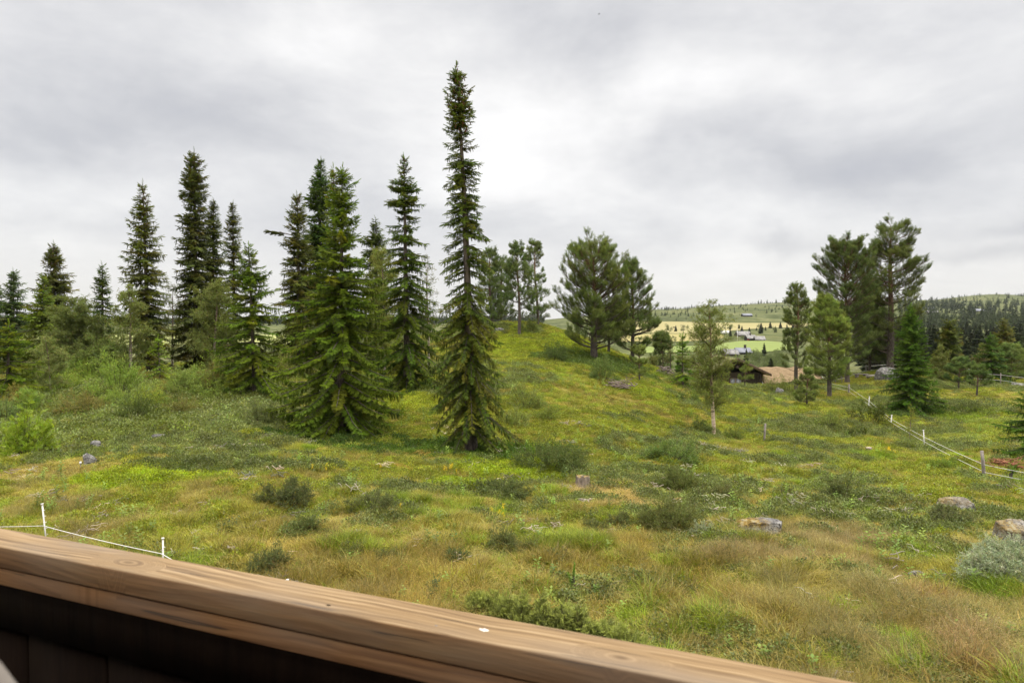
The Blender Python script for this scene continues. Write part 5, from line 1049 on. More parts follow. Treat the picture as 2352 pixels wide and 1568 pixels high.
# planks and logs by the right pines
def plank(name, label, px, py, wpx, hpx, dep, rz, cat, legs=False, tiltx=0., d=None):
    p = ground_at(px, py); d = p[1]; w = wpx * d / F; h = max(.05, hpx * d / F); t = thing(name, label, cat, tuple(p), rz)
    if legs:
        a = MB(); a.box((-w / 2, -dep / 2, .36), (w / 2, dep / 2, .42)); a.build('seat', M['pole_grey'], t)
        for s in (-1, 1): b = MB(); b.box((s * w * .28 - .1, -dep * .4, -.15), (s * w * .28 + .1, dep * .4, .357)); b.build('leg', M['pole_grey'], t)
    else:
        a = MB(); P = [[-w / 2, 0, h * .5], [0, .02, h * .5], [w / 2, 0, h * .5 + tiltx]]; a.tube(P, [h * .5, h * .52, h * .46], 10, cap=True); a.build('log', M['deadwood'], t, True)
plank('bench', 'low grey plank bench between the tall pines and the rope', 1977, 868, 34, 3, .4, .1, 'bench', True)
plank('log', 'short grey log beside the big smooth boulder', 2012, 868, 42, 8, .3, .0, 'log')
plank('log', 'fallen pale log under the light green pine', 1922, 878, 30, 7, .3, .5, 'log', tiltx=.4)

# ------------------------------------------------------------------ fences
def rope(mb, pts, r, sag=.03):
    pts = [np.asarray(p, float) for p in pts]
    for a, b in zip(pts[:-1], pts[1:]):
        s = np.linspace(0, 1, 9)[:, None]; P = a * (1 - s) + b * s; L = np.linalg.norm(b - a); P[:, 2] -= (4 * s * (1 - s))[:, 0] * sag * L * .25; mb.tube(P, r, 5)
def stake(parent, p, h, lean=(0, 0), r=.012):
    b = MB(); b.tube([[p[0], p[1], p[2] - .2], [p[0] + lean[0] * h, p[1] + lean[1] * h, p[2] + h]], [r * .8, r], 6, cap=True)
    for k in range(6):
        z = .2 + .8 * k / 6; c = np.array([p[0] + lean[0] * h * z, p[1] + lean[1] * h * z, p[2] + h * z]); b.tube([c + [r, 0, 0], c + [r * 2.6, -r * .4, .015]], [.006, .008], 5, cap=True)
    b.tube([[p[0] + lean[0] * h, p[1] + lean[1] * h, p[2] + h], [p[0] + lean[0] * (h + .02), p[1] + lean[1] * h, p[2] + h + .02]], [r * 1.8, r * 1.8], 6, cap=True)
    return b.build('post', M['plastic'], parent)
def grnd(px, d): p = on_ground(px, d); return p
ft = thing('rope_fence', 'white rope fence on notched plastic stakes just beyond the rail on the left', 'fence')
tops = [(97, 1158, 13.3), (374, 1237, 11.1), (660, 1333, 9.3)]; loops = []
for k, (px, py, d) in enumerate(tops):
    tp = P3(px, py, d); g0 = on_ground(px + (5 if k == 0 else -6), d); h = tp[2] - g0[2]; stake(ft, g0, h, ((tp[0] - g0[0]) / h, 0), .013 if k else .015); loops.append(tp * .52 + np.array(g0) * .48 + [0, -.02, 0])
loops[0] = P3(99.5, 1207, 13.3); loops[1] = P3(371, 1271, 11.1); loops[2] = loops[2]
b = MB(); rope(b, [P3(-520, 1190, 17), P3(-190, 1197, 15.5) - [0, 0, .1], loops[0], loops[1], loops[2], P3(960, 1450, 8.2), P3(1300, 1640, 7.2)], .0075, .02); b.build('rope', M['rope'], ft)
st = thing('marker_stake', 'tiny white topped stake near the dark cracked stone', 'stake', tuple(ground_at(185, 1078))); b = MB(); b.tube([[0, 0, -.1], [0, 0, .17]], [.012, .012], 6, cap=True); b.build('post', M['pole_grey'], st); b = MB(); b.tube([[0, 0, .172], [0, 0, .24]], [.035, .03], 8, cap=True); b.build('cap', M['plastic'], st)
ft = thing('rope_fence', 'double white rope fence running uphill on the right between wooden and white posts', 'fence')
def wpost(parent, px, pyb, pxt, pyt, r=.05):
    g0 = ground_at(px, pyb); tp = P3(pxt, pyt, g0[1]); b = MB(); b.tube([[g0[0], g0[1], g0[2] - .3], g0, (g0 + tp) / 2 + [.006, 0, 0], tp], [r, r, r * .95, r * .88], 9, cap=True)
    return b.build('post', M['pole_grey'], parent), g0, tp
_, ga, ta = wpost(ft, 2261, 1104, 2255, 1035, .062); _, gb, tb = wpost(ft, 1949, 905, 1950, 882, .075)
pts1, pts2 = [], []
pts1.append(P3(2650, 1140, 21.)); pts1.append(P3(2352, 1093 - 8, 24.2)); pts1.append(ga * .45 + ta * .55 + [0, -.07, 0]); pts2.append(P3(2650, 1165, 21.)); pts2.append(P3(2352, 1102, 24.2)); pts2.append(ga * .70 + ta * .30 + [0, -.07, 0])
for (px, pyb, pxt, pyt) in [(2124, 1030, 2121, 988), (2045, 979, 2048, 953), (1994, 940, 1997, 910)]:
    g0 = ground_at(px, pyb); tp = P3(pxt, pyt, g0[1]); h = tp[2] - g0[2]; stake(ft, g0, h, ((tp[0] - g0[0]) / h, 0), .022 if px > 2100 else .028); pts1.append(g0 * .36 + tp * .64 + [0, -.04, 0]); pts2.append(g0 * .62 + tp * .38 + [0, -.04, 0])
pts1.append(gb * .3 + tb * .7); pts2.append(gb * .68 + tb * .32); pts1.append(P3(1905, 880, 60)); pts2.append(P3(1908, 887, 60))
b = MB(); rope(b, pts1, .008, .01); b.build('rope', M['rope'], ft); b = MB(); rope(b, pts2, .008, .01); b.build('rope', M['rope'], ft)
ft = thing('rope_fence', 'distant double rope fence behind the dwarf pine at the valley edge', 'fence')
far_ = [(1920, 874, 64), (1935, 871, 64), (1990, 862, 70), (2040, 864, 72), (2135, 866, 70), (2225, 868, 64), (2235, 872, 60), (2300, 880, 56), (2380, 888, 52), (2600, 900, 48)]
P_a = [np.array(on_ground(a, c)) + [0, 0, .95] for a, b_, c in far_]; P_b = [p - [0, 0, .45] for p in P_a]
b = MB(); rope(b, P_a, .012, .01); b.build('rope', M['rope'], ft); b = MB(); rope(b, P_b, .012, .01); b.build('rope', M['rope'], ft)
for a, b_, c in far_: 
    g0 = np.array(on_ground(a, c)); m_ = MB(); m_.tube([g0 - [0, 0, .2], g0 + [0, 0, 1.1]], .035, 6, cap=True); m_.build('post', M['pole_grey'], ft)
t_ = thing('fence_post', 'single leaning grey wooden post without any rope, right of the lone birch', 'post', tuple(ground_at(1755, 1018)))
g0 = np.array(t_.location); tp = P3(1758, 972, g0[1]) - g0; b = MB(); b.tube([[0, 0, -.3], [0, 0, 0], tp / 2, tp], [.05, .05, .048, .044], 9, cap=True); b.build('pole', M['pole_grey'], t_)
for z in (.45, .2): b = MB(); b.tube([tp * z + [.05, 0, 0], tp * z + [.09, -.01, .01]], [.012, .014], 6, C=(.1, .1, .1), cap=True); b.build('insulator', M['deadwood'], t_)

# ------------------------------------------------------------------ buildings
M['darkboard'] = surf_mat('dark_boards', ncol((.022, .017, .014), (.050, .038, .030), (9, 9, .8), 1.), bump=.01)
M['boardroof'] = surf_mat('weathered_roof_board', ncol((.085, .058, .045), (.20, .145, .115), (3, 14, 14), 1.), bump=.01)
M['sod'] = surf_mat('dry_sod', ncol((.165, .112, .060), (.26, .185, .105), (2.4, 2.4, 2.4), 1., detail=8), bump=.12)
M['sodgreen'] = surf_mat('green_sod', ncol((.07, .075, .025), (.17, .155, .055), (1.4, 1.4, 1.4), 1., detail=8), bump=.12)
M['slate'] = surf_mat('slate_roof', ncol((.16, .155, .16), (.31, .30, .29), (.7, .7, .7), 1.), bump=.02)
M['metalroof'] = surf_mat('blue_grey_roof', ncol((.17, .18, .22), (.23, .24, .29), (.3, 8, .3), 1., bumpy=False), rough=.5)
M['glass'] = surf_mat('window_glass', ncol((.10, .11, .12), (.22, .23, .25), (.6, .6, .6), 1., bumpy=False), rough=.12, spec=.6)
M['whitepaint'] = surf_mat('white_paint', ncol((.70, .69, .67), (.82, .81, .79), (1, 1, 1), 1., bumpy=False), rough=.6)
M['redpaint'] = surf_mat('red_paint', ncol((.35, .04, .03), (.45, .06, .04), (2, 2, 2), 1., bumpy=False), rough=.6)
def house(label, p, rz, L, Wd, hw, pitch, roof, over=.5, thick=.16, wall='darkboard', wins=2, cat='cabin', name='cabin', chim=None, trim=None, door=None, bumpy=0, barge='boardroof', winside=-1):
    """ridge along local X; gables at +-X; long wall facing local -Y"""
    t = thing(name, label, cat, tuple(p), rz); rh = Wd / 2 * math.tan(pitch)
    V = np.array([[sx * L / 2, sy * Wd / 2, z] for sx in (-1, 1) for sy in (-1, 1) for z in (-2.5, hw)] + [[-L / 2, 0, hw + rh], [L / 2, 0, hw + rh]])
    b = MB(); b.add(V, [(1, 3, 8)[::-1], (5, 7, 9)], [(0, 1, 3, 2)[::-1], (4, 5, 7, 6), (0, 4, 5, 1), (2, 3, 7, 6)]); b.build('wall', M[wall], t)
    for sy in (-1, 1):
        nx, ny = 24 if bumpy else 2, 12 if bumpy else 2; e = Wd / 2 + over; xs = np.linspace(-L / 2 - over, L / 2 + over, nx); ys = np.linspace(0, e, ny); Xg, Yg = np.meshgrid(xs, ys, indexing='ij'); zt = hw + rh - Yg * math.tan(pitch) + thick + .03
        if bumpy: zt = zt + bumpy * (fbm(Xg * .9 + 4, Yg * .9 + sy * 3, 4) - .5)
        top = np.stack([Xg, sy * Yg, zt], -1).reshape(-1, 3); bot = np.stack([Xg, sy * Yg, hw + rh - Yg * math.tan(pitch) + .03], -1).reshape(-1, 3); n_ = nx * ny
        i = np.arange(nx - 1)[:, None] * ny; j = np.arange(ny - 1)[None]; q = np.stack([i + j, i + ny + j, i + ny + j + 1, i + j + 1], -1).reshape(-1, 4); Q = [tuple(a) for a in q] + [tuple(a[::-1] + n_) for a in q]
        bd = [a * ny for a in range(nx)] ; bd = list(range(0, ny)) + [a * ny + ny - 1 for a in range(1, nx)] + [(nx - 1) * ny + a for a in range(ny - 2, -1, -1)] + [a * ny for a in range(nx - 2, 0, -1)]
        for a, c in zip(bd, bd[1:] + bd[:1]): Q.append((a, c, c + n_, a + n_))
        mb = MB(); mb.add(np.vstack([top, bot]), None, Q); mb.build('roof', M[roof], t)
    if trim:
        for sx in (-1, 1):
            b = MB()
            for sy in (-1, 1):
                e = Wd / 2 + over; x0 = sx * (L / 2 + over + .035)
                for (o0, w_, xo) in ((.16, .20, 0), (-.02, .17, -.03 * sx)):
                    A = np.array([[x0 + xo - .03, 0, hw + rh + thick + o0 - .02], [x0 + xo - .03, sy * (e + .05), hw + rh - e * math.tan(pitch) + thick + o0 - .02]]); V = []
                    for a_ in A: V += [a_, a_ + [.06, 0, 0], a_ + [.06, 0, -w_], a_ + [0, 0, -w_]]
                    b.add(V, None, [(0, 1, 2, 3), (7, 6, 5, 4), (0, 4, 5, 1), (1, 5, 6, 2), (2, 6, 7, 3), (3, 7, 4, 0)])
            b.build('bargeboard', M[trim], t)
    for k in range(wins):
        x = (k + .5) / wins * L * .8 - L * .4; w = min(.55, L * .08 + .2); fo = MB(); y0 = winside * Wd / 2
        for (a, c, e_, f_) in ((x - w - .08, x - w, hw * .42, hw * .84), (x + w, x + w + .08, hw * .42, hw * .84), (x - w, x + w, hw * .80, hw * .84), (x - w, x + w, hw * .42, hw * .46)): fo.box((a, y0 - .06, e_), (c, y0 + .04, f_))
        fr = fo.build('window', M['whitepaint'] if wall == 'whitepaint' else M['boardroof'], t); g_ = MB(); g_.box((x - w + .002, y0 - .03, hw * .46 + .002), (x + w - .002, y0 + .03, hw * .80 - .002)); g_.build('pane', M['glass'], fr)
    if door:
        b = MB(); b.box((door[0] - .5, winside * Wd / 2 - .07, 0), (door[0] + .5, winside * Wd / 2 + .05, hw * .85)); b.build('door', M[door[1]], t)
    if chim is not None:
        b = MB(); b.box((chim - .35, -.35, hw), (chim + .35, .35, hw + rh + 1.1)); b.box((chim - .42, -.42, hw + rh + 1.103), (chim + .42, .42, hw + rh + 1.25)); b.build('chimney', M['darkboard'], t)
    return t
# dark cabin: the gable faces the camera
pk = P3(1691, 822, 86); hw_, Wd_ = 2.5, 6.4; pit = math.radians(26)
bx_ = pk[2] - (hw_ + Wd_ / 2 * math.tan(pit) + .28)
c1 = house('near dark timber cabin whose gable with heavy barge boards faces the lawn', (pk[0] + .4, 86 + 5.2, bx_), math.radians(-90 - 3), 9, Wd_, hw_, pit, 'sodgreen', over=.95, thick=.20, wins=0, trim='boardroof', bumpy=.12)
# gable details on +X end (towards the lawn)
b = MB(); b.box((4.51, -.75, .3), (4.56, .75, 1.75)); wf = b.build('window', M['boardroof'], c1)
for s_ in (-1, 1): b = MB(); b.box((4.562, min(s_ * .06, s_ * .66), .38), (4.58, max(s_ * .06, s_ * .66), 1.66)); b.build('pane', M['glass'], wf)
b = MB(); b.box((4.4, -.12, hw_ + .5), (5.5, .12, hw_ + .85)); b.build('ridge_beam', M['darkboard'], c1)
for s_ in (-1, 1): b = MB(); b.box((4.50, s_ * 3.1 - .14, -2), (4.78, s_ * 3.1 + .14, hw_ - .05)); b.build('corner_post', M['darkboard'], c1)
rp = P3(1805, 843, 90); pit2 = math.radians(24); Wd2 = 7.4; hw2 = 2.0
house('cabin with a wide tan dry sod roof right behind the dark gable', (rp[0], 90, rp[2] - (hw2 + Wd2 / 2 * math.tan(pit2) + .3)), math.radians(-8), 6.4, Wd2, hw2, pit2, 'sod', over=.6, thick=.26, wins=0, trim='whitepaint', bumpy=.35)
def FH(label, px, py, wpx, d, hpx, roof, rz=0., **kw):
    """a farmhouse: px,py the middle of its foot, wpx wide, hpx high to the ridge"""
    p = ground_at(px, py, 150, 2500); p = P3(px, py, d) if p is None or abs(math.log(p[1] / d)) > .6 else p; d = float(p[1]); L = wpx * d / F; Ht = hpx * d / F; Wd = kw.pop('Wd', L * .5); pitch = kw.pop('pitch', math.radians(28)); hw = max(.8, Ht - Wd / 2 * math.tan(pitch)); gz = float(H(p[0], d)); z = p[2]
    return house(label, (p[0], d, z), rz, L, Wd, hw, pitch, roof, over=kw.pop('over', .4), **kw)
FH('long grey slate roofed barn behind the farm flagpole', 1706, 772, 28, 520, 11, 'slate', Wd=9, wall='boardroof')
FH('farmhouse with a pale slate roof and a red door', 1723, 782, 19, 480, 12.5, 'slate', Wd=7, chim=0., door=(-2.2, 'redpaint'))
FH('low dark annexe with a slate roof right of the farmhouse', 1744, 783, 20, 478, 9.5, 'slate', rz=-.15, Wd=7)
FH('long white polytunnel like shed left of the farm barn', 1663, 767, 20, 530, 6, 'whitepaint', Wd=6, wall='whitepaint', cat='shed', name='shed')
FH('weathered timber hut with a pale roof at the lower edge of the green field', 1676, 817, 27, 290, 13, 'slate', Wd=5.5, wall='boardroof')
FH('blue grey roofed cottage with a black chimney below the green field', 1705, 813, 30, 285, 12.5, 'metalroof', Wd=5.5, chim=1.)
FH('lonely grey cabin high on the bare hillside', 1715, 727, 21, 1150, 7, 'metalroof', Wd=9, cat='cabin')
FH('green sod roofed log cabin among the valley spruces', 2184, 747, 34, 330, 13, 'sodgreen', rz=-.35, Wd=6, bumpy=.3)
FH('pale roofed cabin on the slope, upper of two beside the pine crown', 2137, 711, 17, 1150, 5, 'metalroof', Wd=8)
FH('long brown cabin on the slope, lower of two beside the pine crown', 2141, 719, 23, 1080, 5, 'slate', Wd=8)
FH('grey roofed lodge on the slope below the round hilltop', 2249, 716, 23, 1100, 6.5, 'metalroof', Wd=10)
FH('dark cabin right of the grey roofed lodge', 2278, 711, 15, 1150, 5, 'metalroof', Wd=8)
FH('small brown cabin left of the two slope cabins, by the pine branches', 2106, 716, 16, 1120, 4.5, 'boardroof', Wd=8)
FH('white gabled shed at the right edge of the valley', 2343, 785, 10, 240, 9, 'whitepaint', Wd=1.6, wall='slate', wins=1, cat='shed', name='shed')
fp = thing('flagpole', 'white flagpole standing in front of the farm', 'flagpole', tuple(ground_at(1693.5, 786, 150, 2500))); b = MB(); b.tube([[0, 0, -1], [0, 0, 7.2]], [.12, .07], 8, cap=True); b.build('pole', M['whitepaint'], fp); b = MB(); b.tube([[0, 0, 7.2], [0, 0, 7.4]], [.13, .13], 8, cap=True); b.build('finial', M['whitepaint'], fp)

# ------------------------------------------------------------------ valley trees: prototypes and copies
def far_spruce(seed, Ht, R, tint, nlev=16, nb=9):
    r = np.random.RandomState(seed); V, T, C = [], [], []; tint = np.array(tint)
    for k in range(nlev):
        u = .08 + .9 * k / nlev; z = Ht * u; rad = R * (1 - u) ** .75 * (1 + .12 * math.sin(k * 1.7 + seed)) + .05
        for q in range(nb):
            a = r.uniform(0, 6.28); L = rad * r.uniform(.6, 1.15); o = np.array([math.cos(a), math.sin(a), 0]); s = np.array([-o[1], o[0], 0]); w = .16 * L + .08 * R; b0 = np.array([0, 0, z + r.uniform(-.2, .2)]); dz = -L * r.uniform(.1, .55); c = tint * r.uniform(.7, 1.3)
            m = b0 + o * L * .55 + [0, 0, dz * .3]; t = b0 + o * L + [0, 0, dz + .08 * L]; i = len(V); V += [b0 + [0, 0, .12], m + s * w, t, m - s * w, m + [0, 0, -w * 1.4]]; T += [(i, i + 1, i + 2), (i, i + 2, i + 3), (i, i + 2, i + 4)]; C += [c * .8, c, c * 1.25, c, c * .75]
            for e in (-1, 1):
                t2 = m + s * w * 1.9 * e + o * L * .25 + [0, 0, dz * .4]; i = len(V); V += [m, m + o * w, t2]; T.append((i, i + 1, i + 2)); C += [c, c, c * 1.2]
    i = len(V); V += [[-.06, 0, Ht * .93], [.06, 0, Ht * .93], [0, 0, Ht * 1.02]]; T.append((i, i + 1, i + 2)); C += [tint] * 3
    return np.array(V, float), np.array(T), np.array(C, float)
def far_leafy(seed, Ht, R, tint, n=620, pine=False):
    r = np.random.RandomState(seed); tint = np.array(tint); ins = Inst(); P = []
    for k in range(14):
        a = r.uniform(0, 6.28); q = R * .55 * r.rand() ** .5; z = Ht * r.uniform(.35, .8); P.append((math.cos(a) * q, math.sin(a) * q, z, R * r.uniform(.3, .55)))
    P = np.array(P); ii = r.randint(0, len(P), n); d = nrm(r.normal(size=(n, 3))); p = P[ii, :3] + d * P[ii, 3:4] * (.5 + .5 * r.rand(n, 1) ** .4) * [1, 1, .95 if not pine else .7]
    c = tint * r.uniform(.7, 1.3, (n, 1)) * (.85 + .3 * (ii[:, None] % 3) / 2); ins.add(p, d + r.normal(0, .6, (n, 3)), r.normal(size=(n, 3)), Ht * .06 * r.uniform(.6, 1.3, n), c, r.randint(0, 6, n)); return ins.merge(LEAF if not pine else PIN_LO + PIN_LO[:2])
def proto(kind, name, label, cat, data, Ht, tr, mat, trm='bark', group=None):
    t = thing(name, label, cat, (0, 0, 0), 0, group); b = MB(); b.tube([[0, 0, -1], [0, 0, Ht * .4], [0, 0, Ht * .85]], [tr, tr * .7, tr * .2], 6); b.build('trunk', M[trm], t); V, T, C = data; mesh_obj('crown', V, T, M[mat], t, C); return [t, False, Ht]
FS = (.055, .072, .030)
G_ = 'spruces filling the valley on the right'
PR = {'s': [proto('s', 'spruce_tree', 'dark spruce in the valley forest on the right', 'spruce tree', far_spruce(s, 10, 1.9 + .3 * s, FS, 20, 10), 10, .14, 'needles', group=G_) for s in range(3)],
      'b': [proto('b', 'spruce_tree', 'brownish olive spruce in the valley forest on the right', 'spruce tree', far_spruce(7, 10, 2.2, (.052, .058, .026), 20, 10), 10, .14, 'needles', group=G_)],
      'd': [proto('d', 'birch_tree', 'pale green leafy tree in the valley', 'birch tree', far_leafy(s, 6, 2.2, (.12, .15, .055)), 6, .08, 'leaves', group='leafy trees of the valley') for s in (1, 2)],
      'p': [proto('p', 'pine_tree', 'rounded dark pine in the valley', 'pine tree', far_leafy(5, 8, 2.6, (.06, .08, .034), 300, True), 8, .15, 'pine', group='round pines of the valley')]}
rngf = np.random.RandomState(5)
def put(kind, p, h, label=None, group=None, wide=1.):
    L_ = PR[kind]; e = L_[rngf.randint(len(L_))]; s = h / e[2]; rz = rngf.uniform(0, 6.28); s3 = (s * wide, s * wide, s)
    s3 = (s3[0] * 1.35, s3[1] * 1.35, s3[2]) if kind in 'sb' else s3
    if not e[1]: e[1] = True; o = e[0]; o.location = tuple(p); o.rotation_euler = (0, 0, rz); o.scale = s3
    else: o = copy_tree(e[0], p, rz, s3)
    if label:
        o['label'] = label
        if 'group' in o: del o['group']
    elif group:
        o['group'] = group
    return o
cand = []
for k in range(1500):
    px = rngf.uniform(1985, 2440); d = math.exp(rngf.uniform(math.log(105), math.log(400))); 
    cand.append((px, d))
cnt = 0
for px, d in cand:
    x = tx(px) * d; dn = fbm(x / 30., d / 45., 3, 9)
    if dn < .36 or (225 < d < 262 and 2090 < px < 2290): continue
    if abs(d - 330) < 28 and 2150 < px < 2215: continue
    if 262 < d < 330 and 2155 < px < 2212: continue
    if rngf.rand() > np.interp(d, [100, 160, 420], [.25, .60, .50]) or cnt > 268 or px > 2430: continue
    p = on_ground(px, d); h = rngf.uniform(6, 11.5) * np.interp(d, [100, 200, 420], [.75, 1., .9]); kd = rngf.choice(['s', 's', 's', 's', 's', 'b', 'd'])
    top = (CZ - p[2] - h)
    if top < -1.5: h *= .8
    put(kd, p, h if kd != 'd' else h * .6); cnt += 1
# specific valley trees
def FTx(kind, px, pyb, hpx, label, d=None, wide=1.):
    p = ground_at(px, pyb, 95, 2500) if d is None else P3(px, pyb, d); p = np.array(p); p[2] = float(H(p[0], p[1])) if d else p[2]; h = hpx * p[1] / F; put(kind, p, h, label, wide=wide)
FTx('s', 1748, 766, 25, 'dark spruce standing above the farm roofs'); FTx('s', 1704, 762, 15, 'slim spruce just behind the farm barn'); FTx('s', 1721, 765, 14, 'small spruce right of the farm barn'); FTx('s', 1677, 773, 18, 'dark spruce left of the flagpole')
FTx('p', 1570, 765, 22, 'large round dark tree between the hay field and the stubble field', wide=1.1); FTx('d', 1705, 784, 16, 'round green tree in front of the farmhouse'); FTx('p', 1737, 730, 10, 'round dark tree right of the lonely hillside cabin'); FTx('p', 1576, 736, 10, 'dark tree on the hillside above the large round one'); FTx('p', 1553, 739, 9, 'dark bushy trees at the upper edge of the hay field')
FTx('s', 1755, 818, 32, 'spire shaped spruce at the lower corner of the green field', d=240); FTx('s', 1714, 832, 32, 'dark spruce in front of the blue grey cottage', d=205); FTx('s', 1731, 828, 24, 'short dark spruce right of the blue grey cottage', d=215); FTx('b', 1774, 845, 40, 'olive spruce behind the tan sod roof', d=150); FTx('p', 1695, 828, 22, 'small round pine before the blue grey cottage', d=200)
FTx('s', 1655, 812, 16, 'small spruce left of the weathered hut', d=255)
for k in range(34):
    px = rngf.uniform(1716, 1800); d = rngf.uniform(125, 200); p = on_ground(px, d); put('d', p, rngf.uniform(3.2, 5.2), 'round leafy tree in the grove between the dark cabin and the green field')['group'] = 'leafy grove behind the dark cabin'
for k in range(26):
    px = rngf.uniform(1480, 1800); d = rngf.uniform(100, 150); p = on_ground(px, d); put(rngf.choice(['d', 'd', 's']), p, rngf.uniform(2.2, 4.0), 'young tree on the low ground just beyond the knoll and the dark cabin')['group'] = 'young trees beyond the knoll'
for k in range(60):   # strip of scrub between the fields
    px = rngf.uniform(1440, 1960); d = rngf.uniform(500, 640) if px > 1560 else rngf.uniform(520, 600); p = on_ground(px, d)
    if 1650 < px < 1760 and d < 560: continue
    put(rngf.choice(['d', 'd', 's', 's']), p, rngf.uniform(2.5, 6.5), 'small tree in the scrub strip between the hay field and the farm')['group'] = 'scrub trees between the fields'
for k in range(40):
    px = rngf.uniform(1460, 1560); d = rngf.uniform(330, 420); p = on_ground(px, d); put('d', p, rngf.uniform(2, 3.2), 'low leafy bush along the upper left edge of the green field')['group'] = 'bushes along the green field'
for k in range(26):   # left valley trees behind the left group
    px = rngf.uniform(-60, 1080); d = rngf.uniform(75, 190); p = on_ground(px, d); put(rngf.choice(['s', 'd', 'd']), p, rngf.uniform(3, 6.5), 'tree half hidden behind the left group of spruces', group=None)['group'] = 'trees behind the left spruces'
# trees of the far hillsides, one mass
fs_t = [far_spruce(s, 6, 1.6 + .3 * s, (.060, .080, .030), 8, 6) for s in range(3)]; fl_t = [far_leafy(s, 5, 2.2, (.075, .10, .045), 40) for s in range(2)]
ins = Inst(); T5 = fs_t + fl_t; rngh = np.random.RandomState(12)
def hadd(x, y, s, kd=None):
    z = H(x, y); n = len(x); ins.add(np.stack([x, y, z], -1), np.stack([np.cos(x), np.sin(x), 0 * x], -1), (0, 0, 1), s, np.ones((n, 3)) * rngh.uniform(.8, 1.25, (n, 1)), rngh.randint(0, 5, n) if kd is None else rngh.choice(kd, n))
n = 9000; px = rngh.uniform(1380, 2700, n); y = np.exp(rngh.uniform(math.log(640), math.log(1950), n)); x = tx(px) * y; dn = fbm(x / 90., y / 160., 4, 21); k_ = (dn > .47) & (rngh.rand(n) < .36) & ~((y < 880) & (px < 1960))
hadd(x[k_], y[k_], rngh.uniform(.35, 1.15, k_.sum()))
n = 1100; px = rngh.uniform(2060, 2700, n); y = rngh.uniform(700, 1500, n); x = tx(px) * y; dn = fbm(x / 60., y / 120., 3, 5); k_ = dn > .5; hadd(x[k_], y[k_], rngh.uniform(1.2, 2.6, k_.sum()), [0, 1, 2])
n = 260; px = rngh.uniform(1500, 2500, n); y = rngh.uniform(1700, 1800, n); x = tx(px) * y; k_ = fbm(px / 60., y * 0, 3, 2) > .5; hadd(x[k_], y[k_], rngh.uniform(.7, 2., k_.sum()), [0, 1, 2])
n = 2400; px = rngh.uniform(1960, 2600, n); y = np.exp(rngh.uniform(math.log(430), math.log(900), n)); x = tx(px) * y; k_ = fbm(x / 50., y / 70., 3, 8) > .46; hadd(x[k_], y[k_], rngh.uniform(.7, 1.7, k_.sum()))
n = 5200; px = rngh.uniform(-500, 1250, n); y = rngh.uniform(760, 1700, n); x = tx(px) * y; hadd(x, y, rngh.uniform(1., 2.0, n), [0, 1, 2])
Vx, Tx, Cx_ = ins.merge(T5); o = mesh_obj('distant_forest', Vx, Tx, M['needles'], None, Cx_); o['kind'] = 'stuff'; o['label'] = 'far spruce and birch woods scattered over the distant hills'
# grazing cattle, tiny
def cow(label, px, py, d, rz):
    p = P3(px, py, d); p[2] = float(H(p[0], d)) + .25; t = thing('cow', label, 'cow', tuple(p), rz); b = MB()
    b.tube([[-1.0, 0, 1.0], [-.6, 0, 1.05], [0, 0, .98], [.6, 0, 1.08], [.95, 0, 1.1], [1.25, 0, .8], [1.5, 0, .45]], [.22, .36, .38, .36, .26, .17, .1], 9, C=(.12, .08, .06), cap=True)
    for sx in (-.75, .65):
        for sy in (-.2, .2): b.tube([[sx, sy, .95], [sx + .04, sy, .5], [sx, sy, 0]], [.14, .07, .06], 6, C=(.12, .08, .06), cap=True)
    b.tube([[-1.02, 0, 1.1], [-1.15, 0, .8], [-1.12, 0, .4]], [.04, .03, .04], 5, C=(.12, .08, .06)); b.build('body', M['deadwood'], t, True)
cow('dark cow grazing far off in the left pasture, left one', 327, 786, 430, .3); cow('dark cow grazing far off in the left pasture, right one', 333, 787, 425, 2.8); cow('brown cow grazing left of the large round dark tree in the hay field', 1548, 753, 640, .2)
# birds
def bird(label, px, py, d, span):
    t = thing('bird', label, 'bird', tuple(P3(px, py, d)), .4); b = MB(); b.tube([[-span * .32, 0, 0], [-span * .1, 0, .01], [span * .12, 0, .01], [span * .26, 0, 0]], [.01, span * .07, span * .06, .008], 7, C=(.15, .15, .15), cap=True)
    b.build('body', M['deadwood'], t)
    for s in (-1, 1):
        w = MB(); w.add([[-span * .1, 0, .01], [span * .08, 0, .01], [span * .04, s * span * .28, span * .12], [-span * .08, s * span * .28, span * .12], [-span * .1, s * span * .52, span * .05]], [(2, 3, 4)], [(0, 1, 2, 3)], C=(.12, .12, .12)); w.build('wing', M['deadwood'], t)
bird('dark bird high in the grey sky near the top of the picture', 1376, 33, 80, .45); bird('tiny bird in the sky above the right pines', 1917, 330, 120, .4)

# ------------------------------------------------------------------ the balcony the view is taken from
rzr = math.atan2(.384, -.923)          # rail direction
t = thing('balcony', 'wooden balcony with a brown timber rail cap and dark boarded inside', 'balcony', (0, 0, 0), 0)
ex = np.array([-.9233, .3841, 0]); ey = np.array([.3841, .9233, 0])   # along the rail, outwards
def bal(name, lo, hi, mat, parent=None, bev=0.):
    """box in rail coordinates (along, outward, up from the eye)"""
    mb = MB(); mb.box(lo, hi); o = mb.build(name, mat, parent or t)
    if bev:
        md = o.modifiers.new('bevel', 'BEVEL'); md.width = bev; md.segments = 3
    return o
t.location = (0, 0, CZ); t.rotation_euler = (0, 0, math.atan2(ex[1], ex[0]))
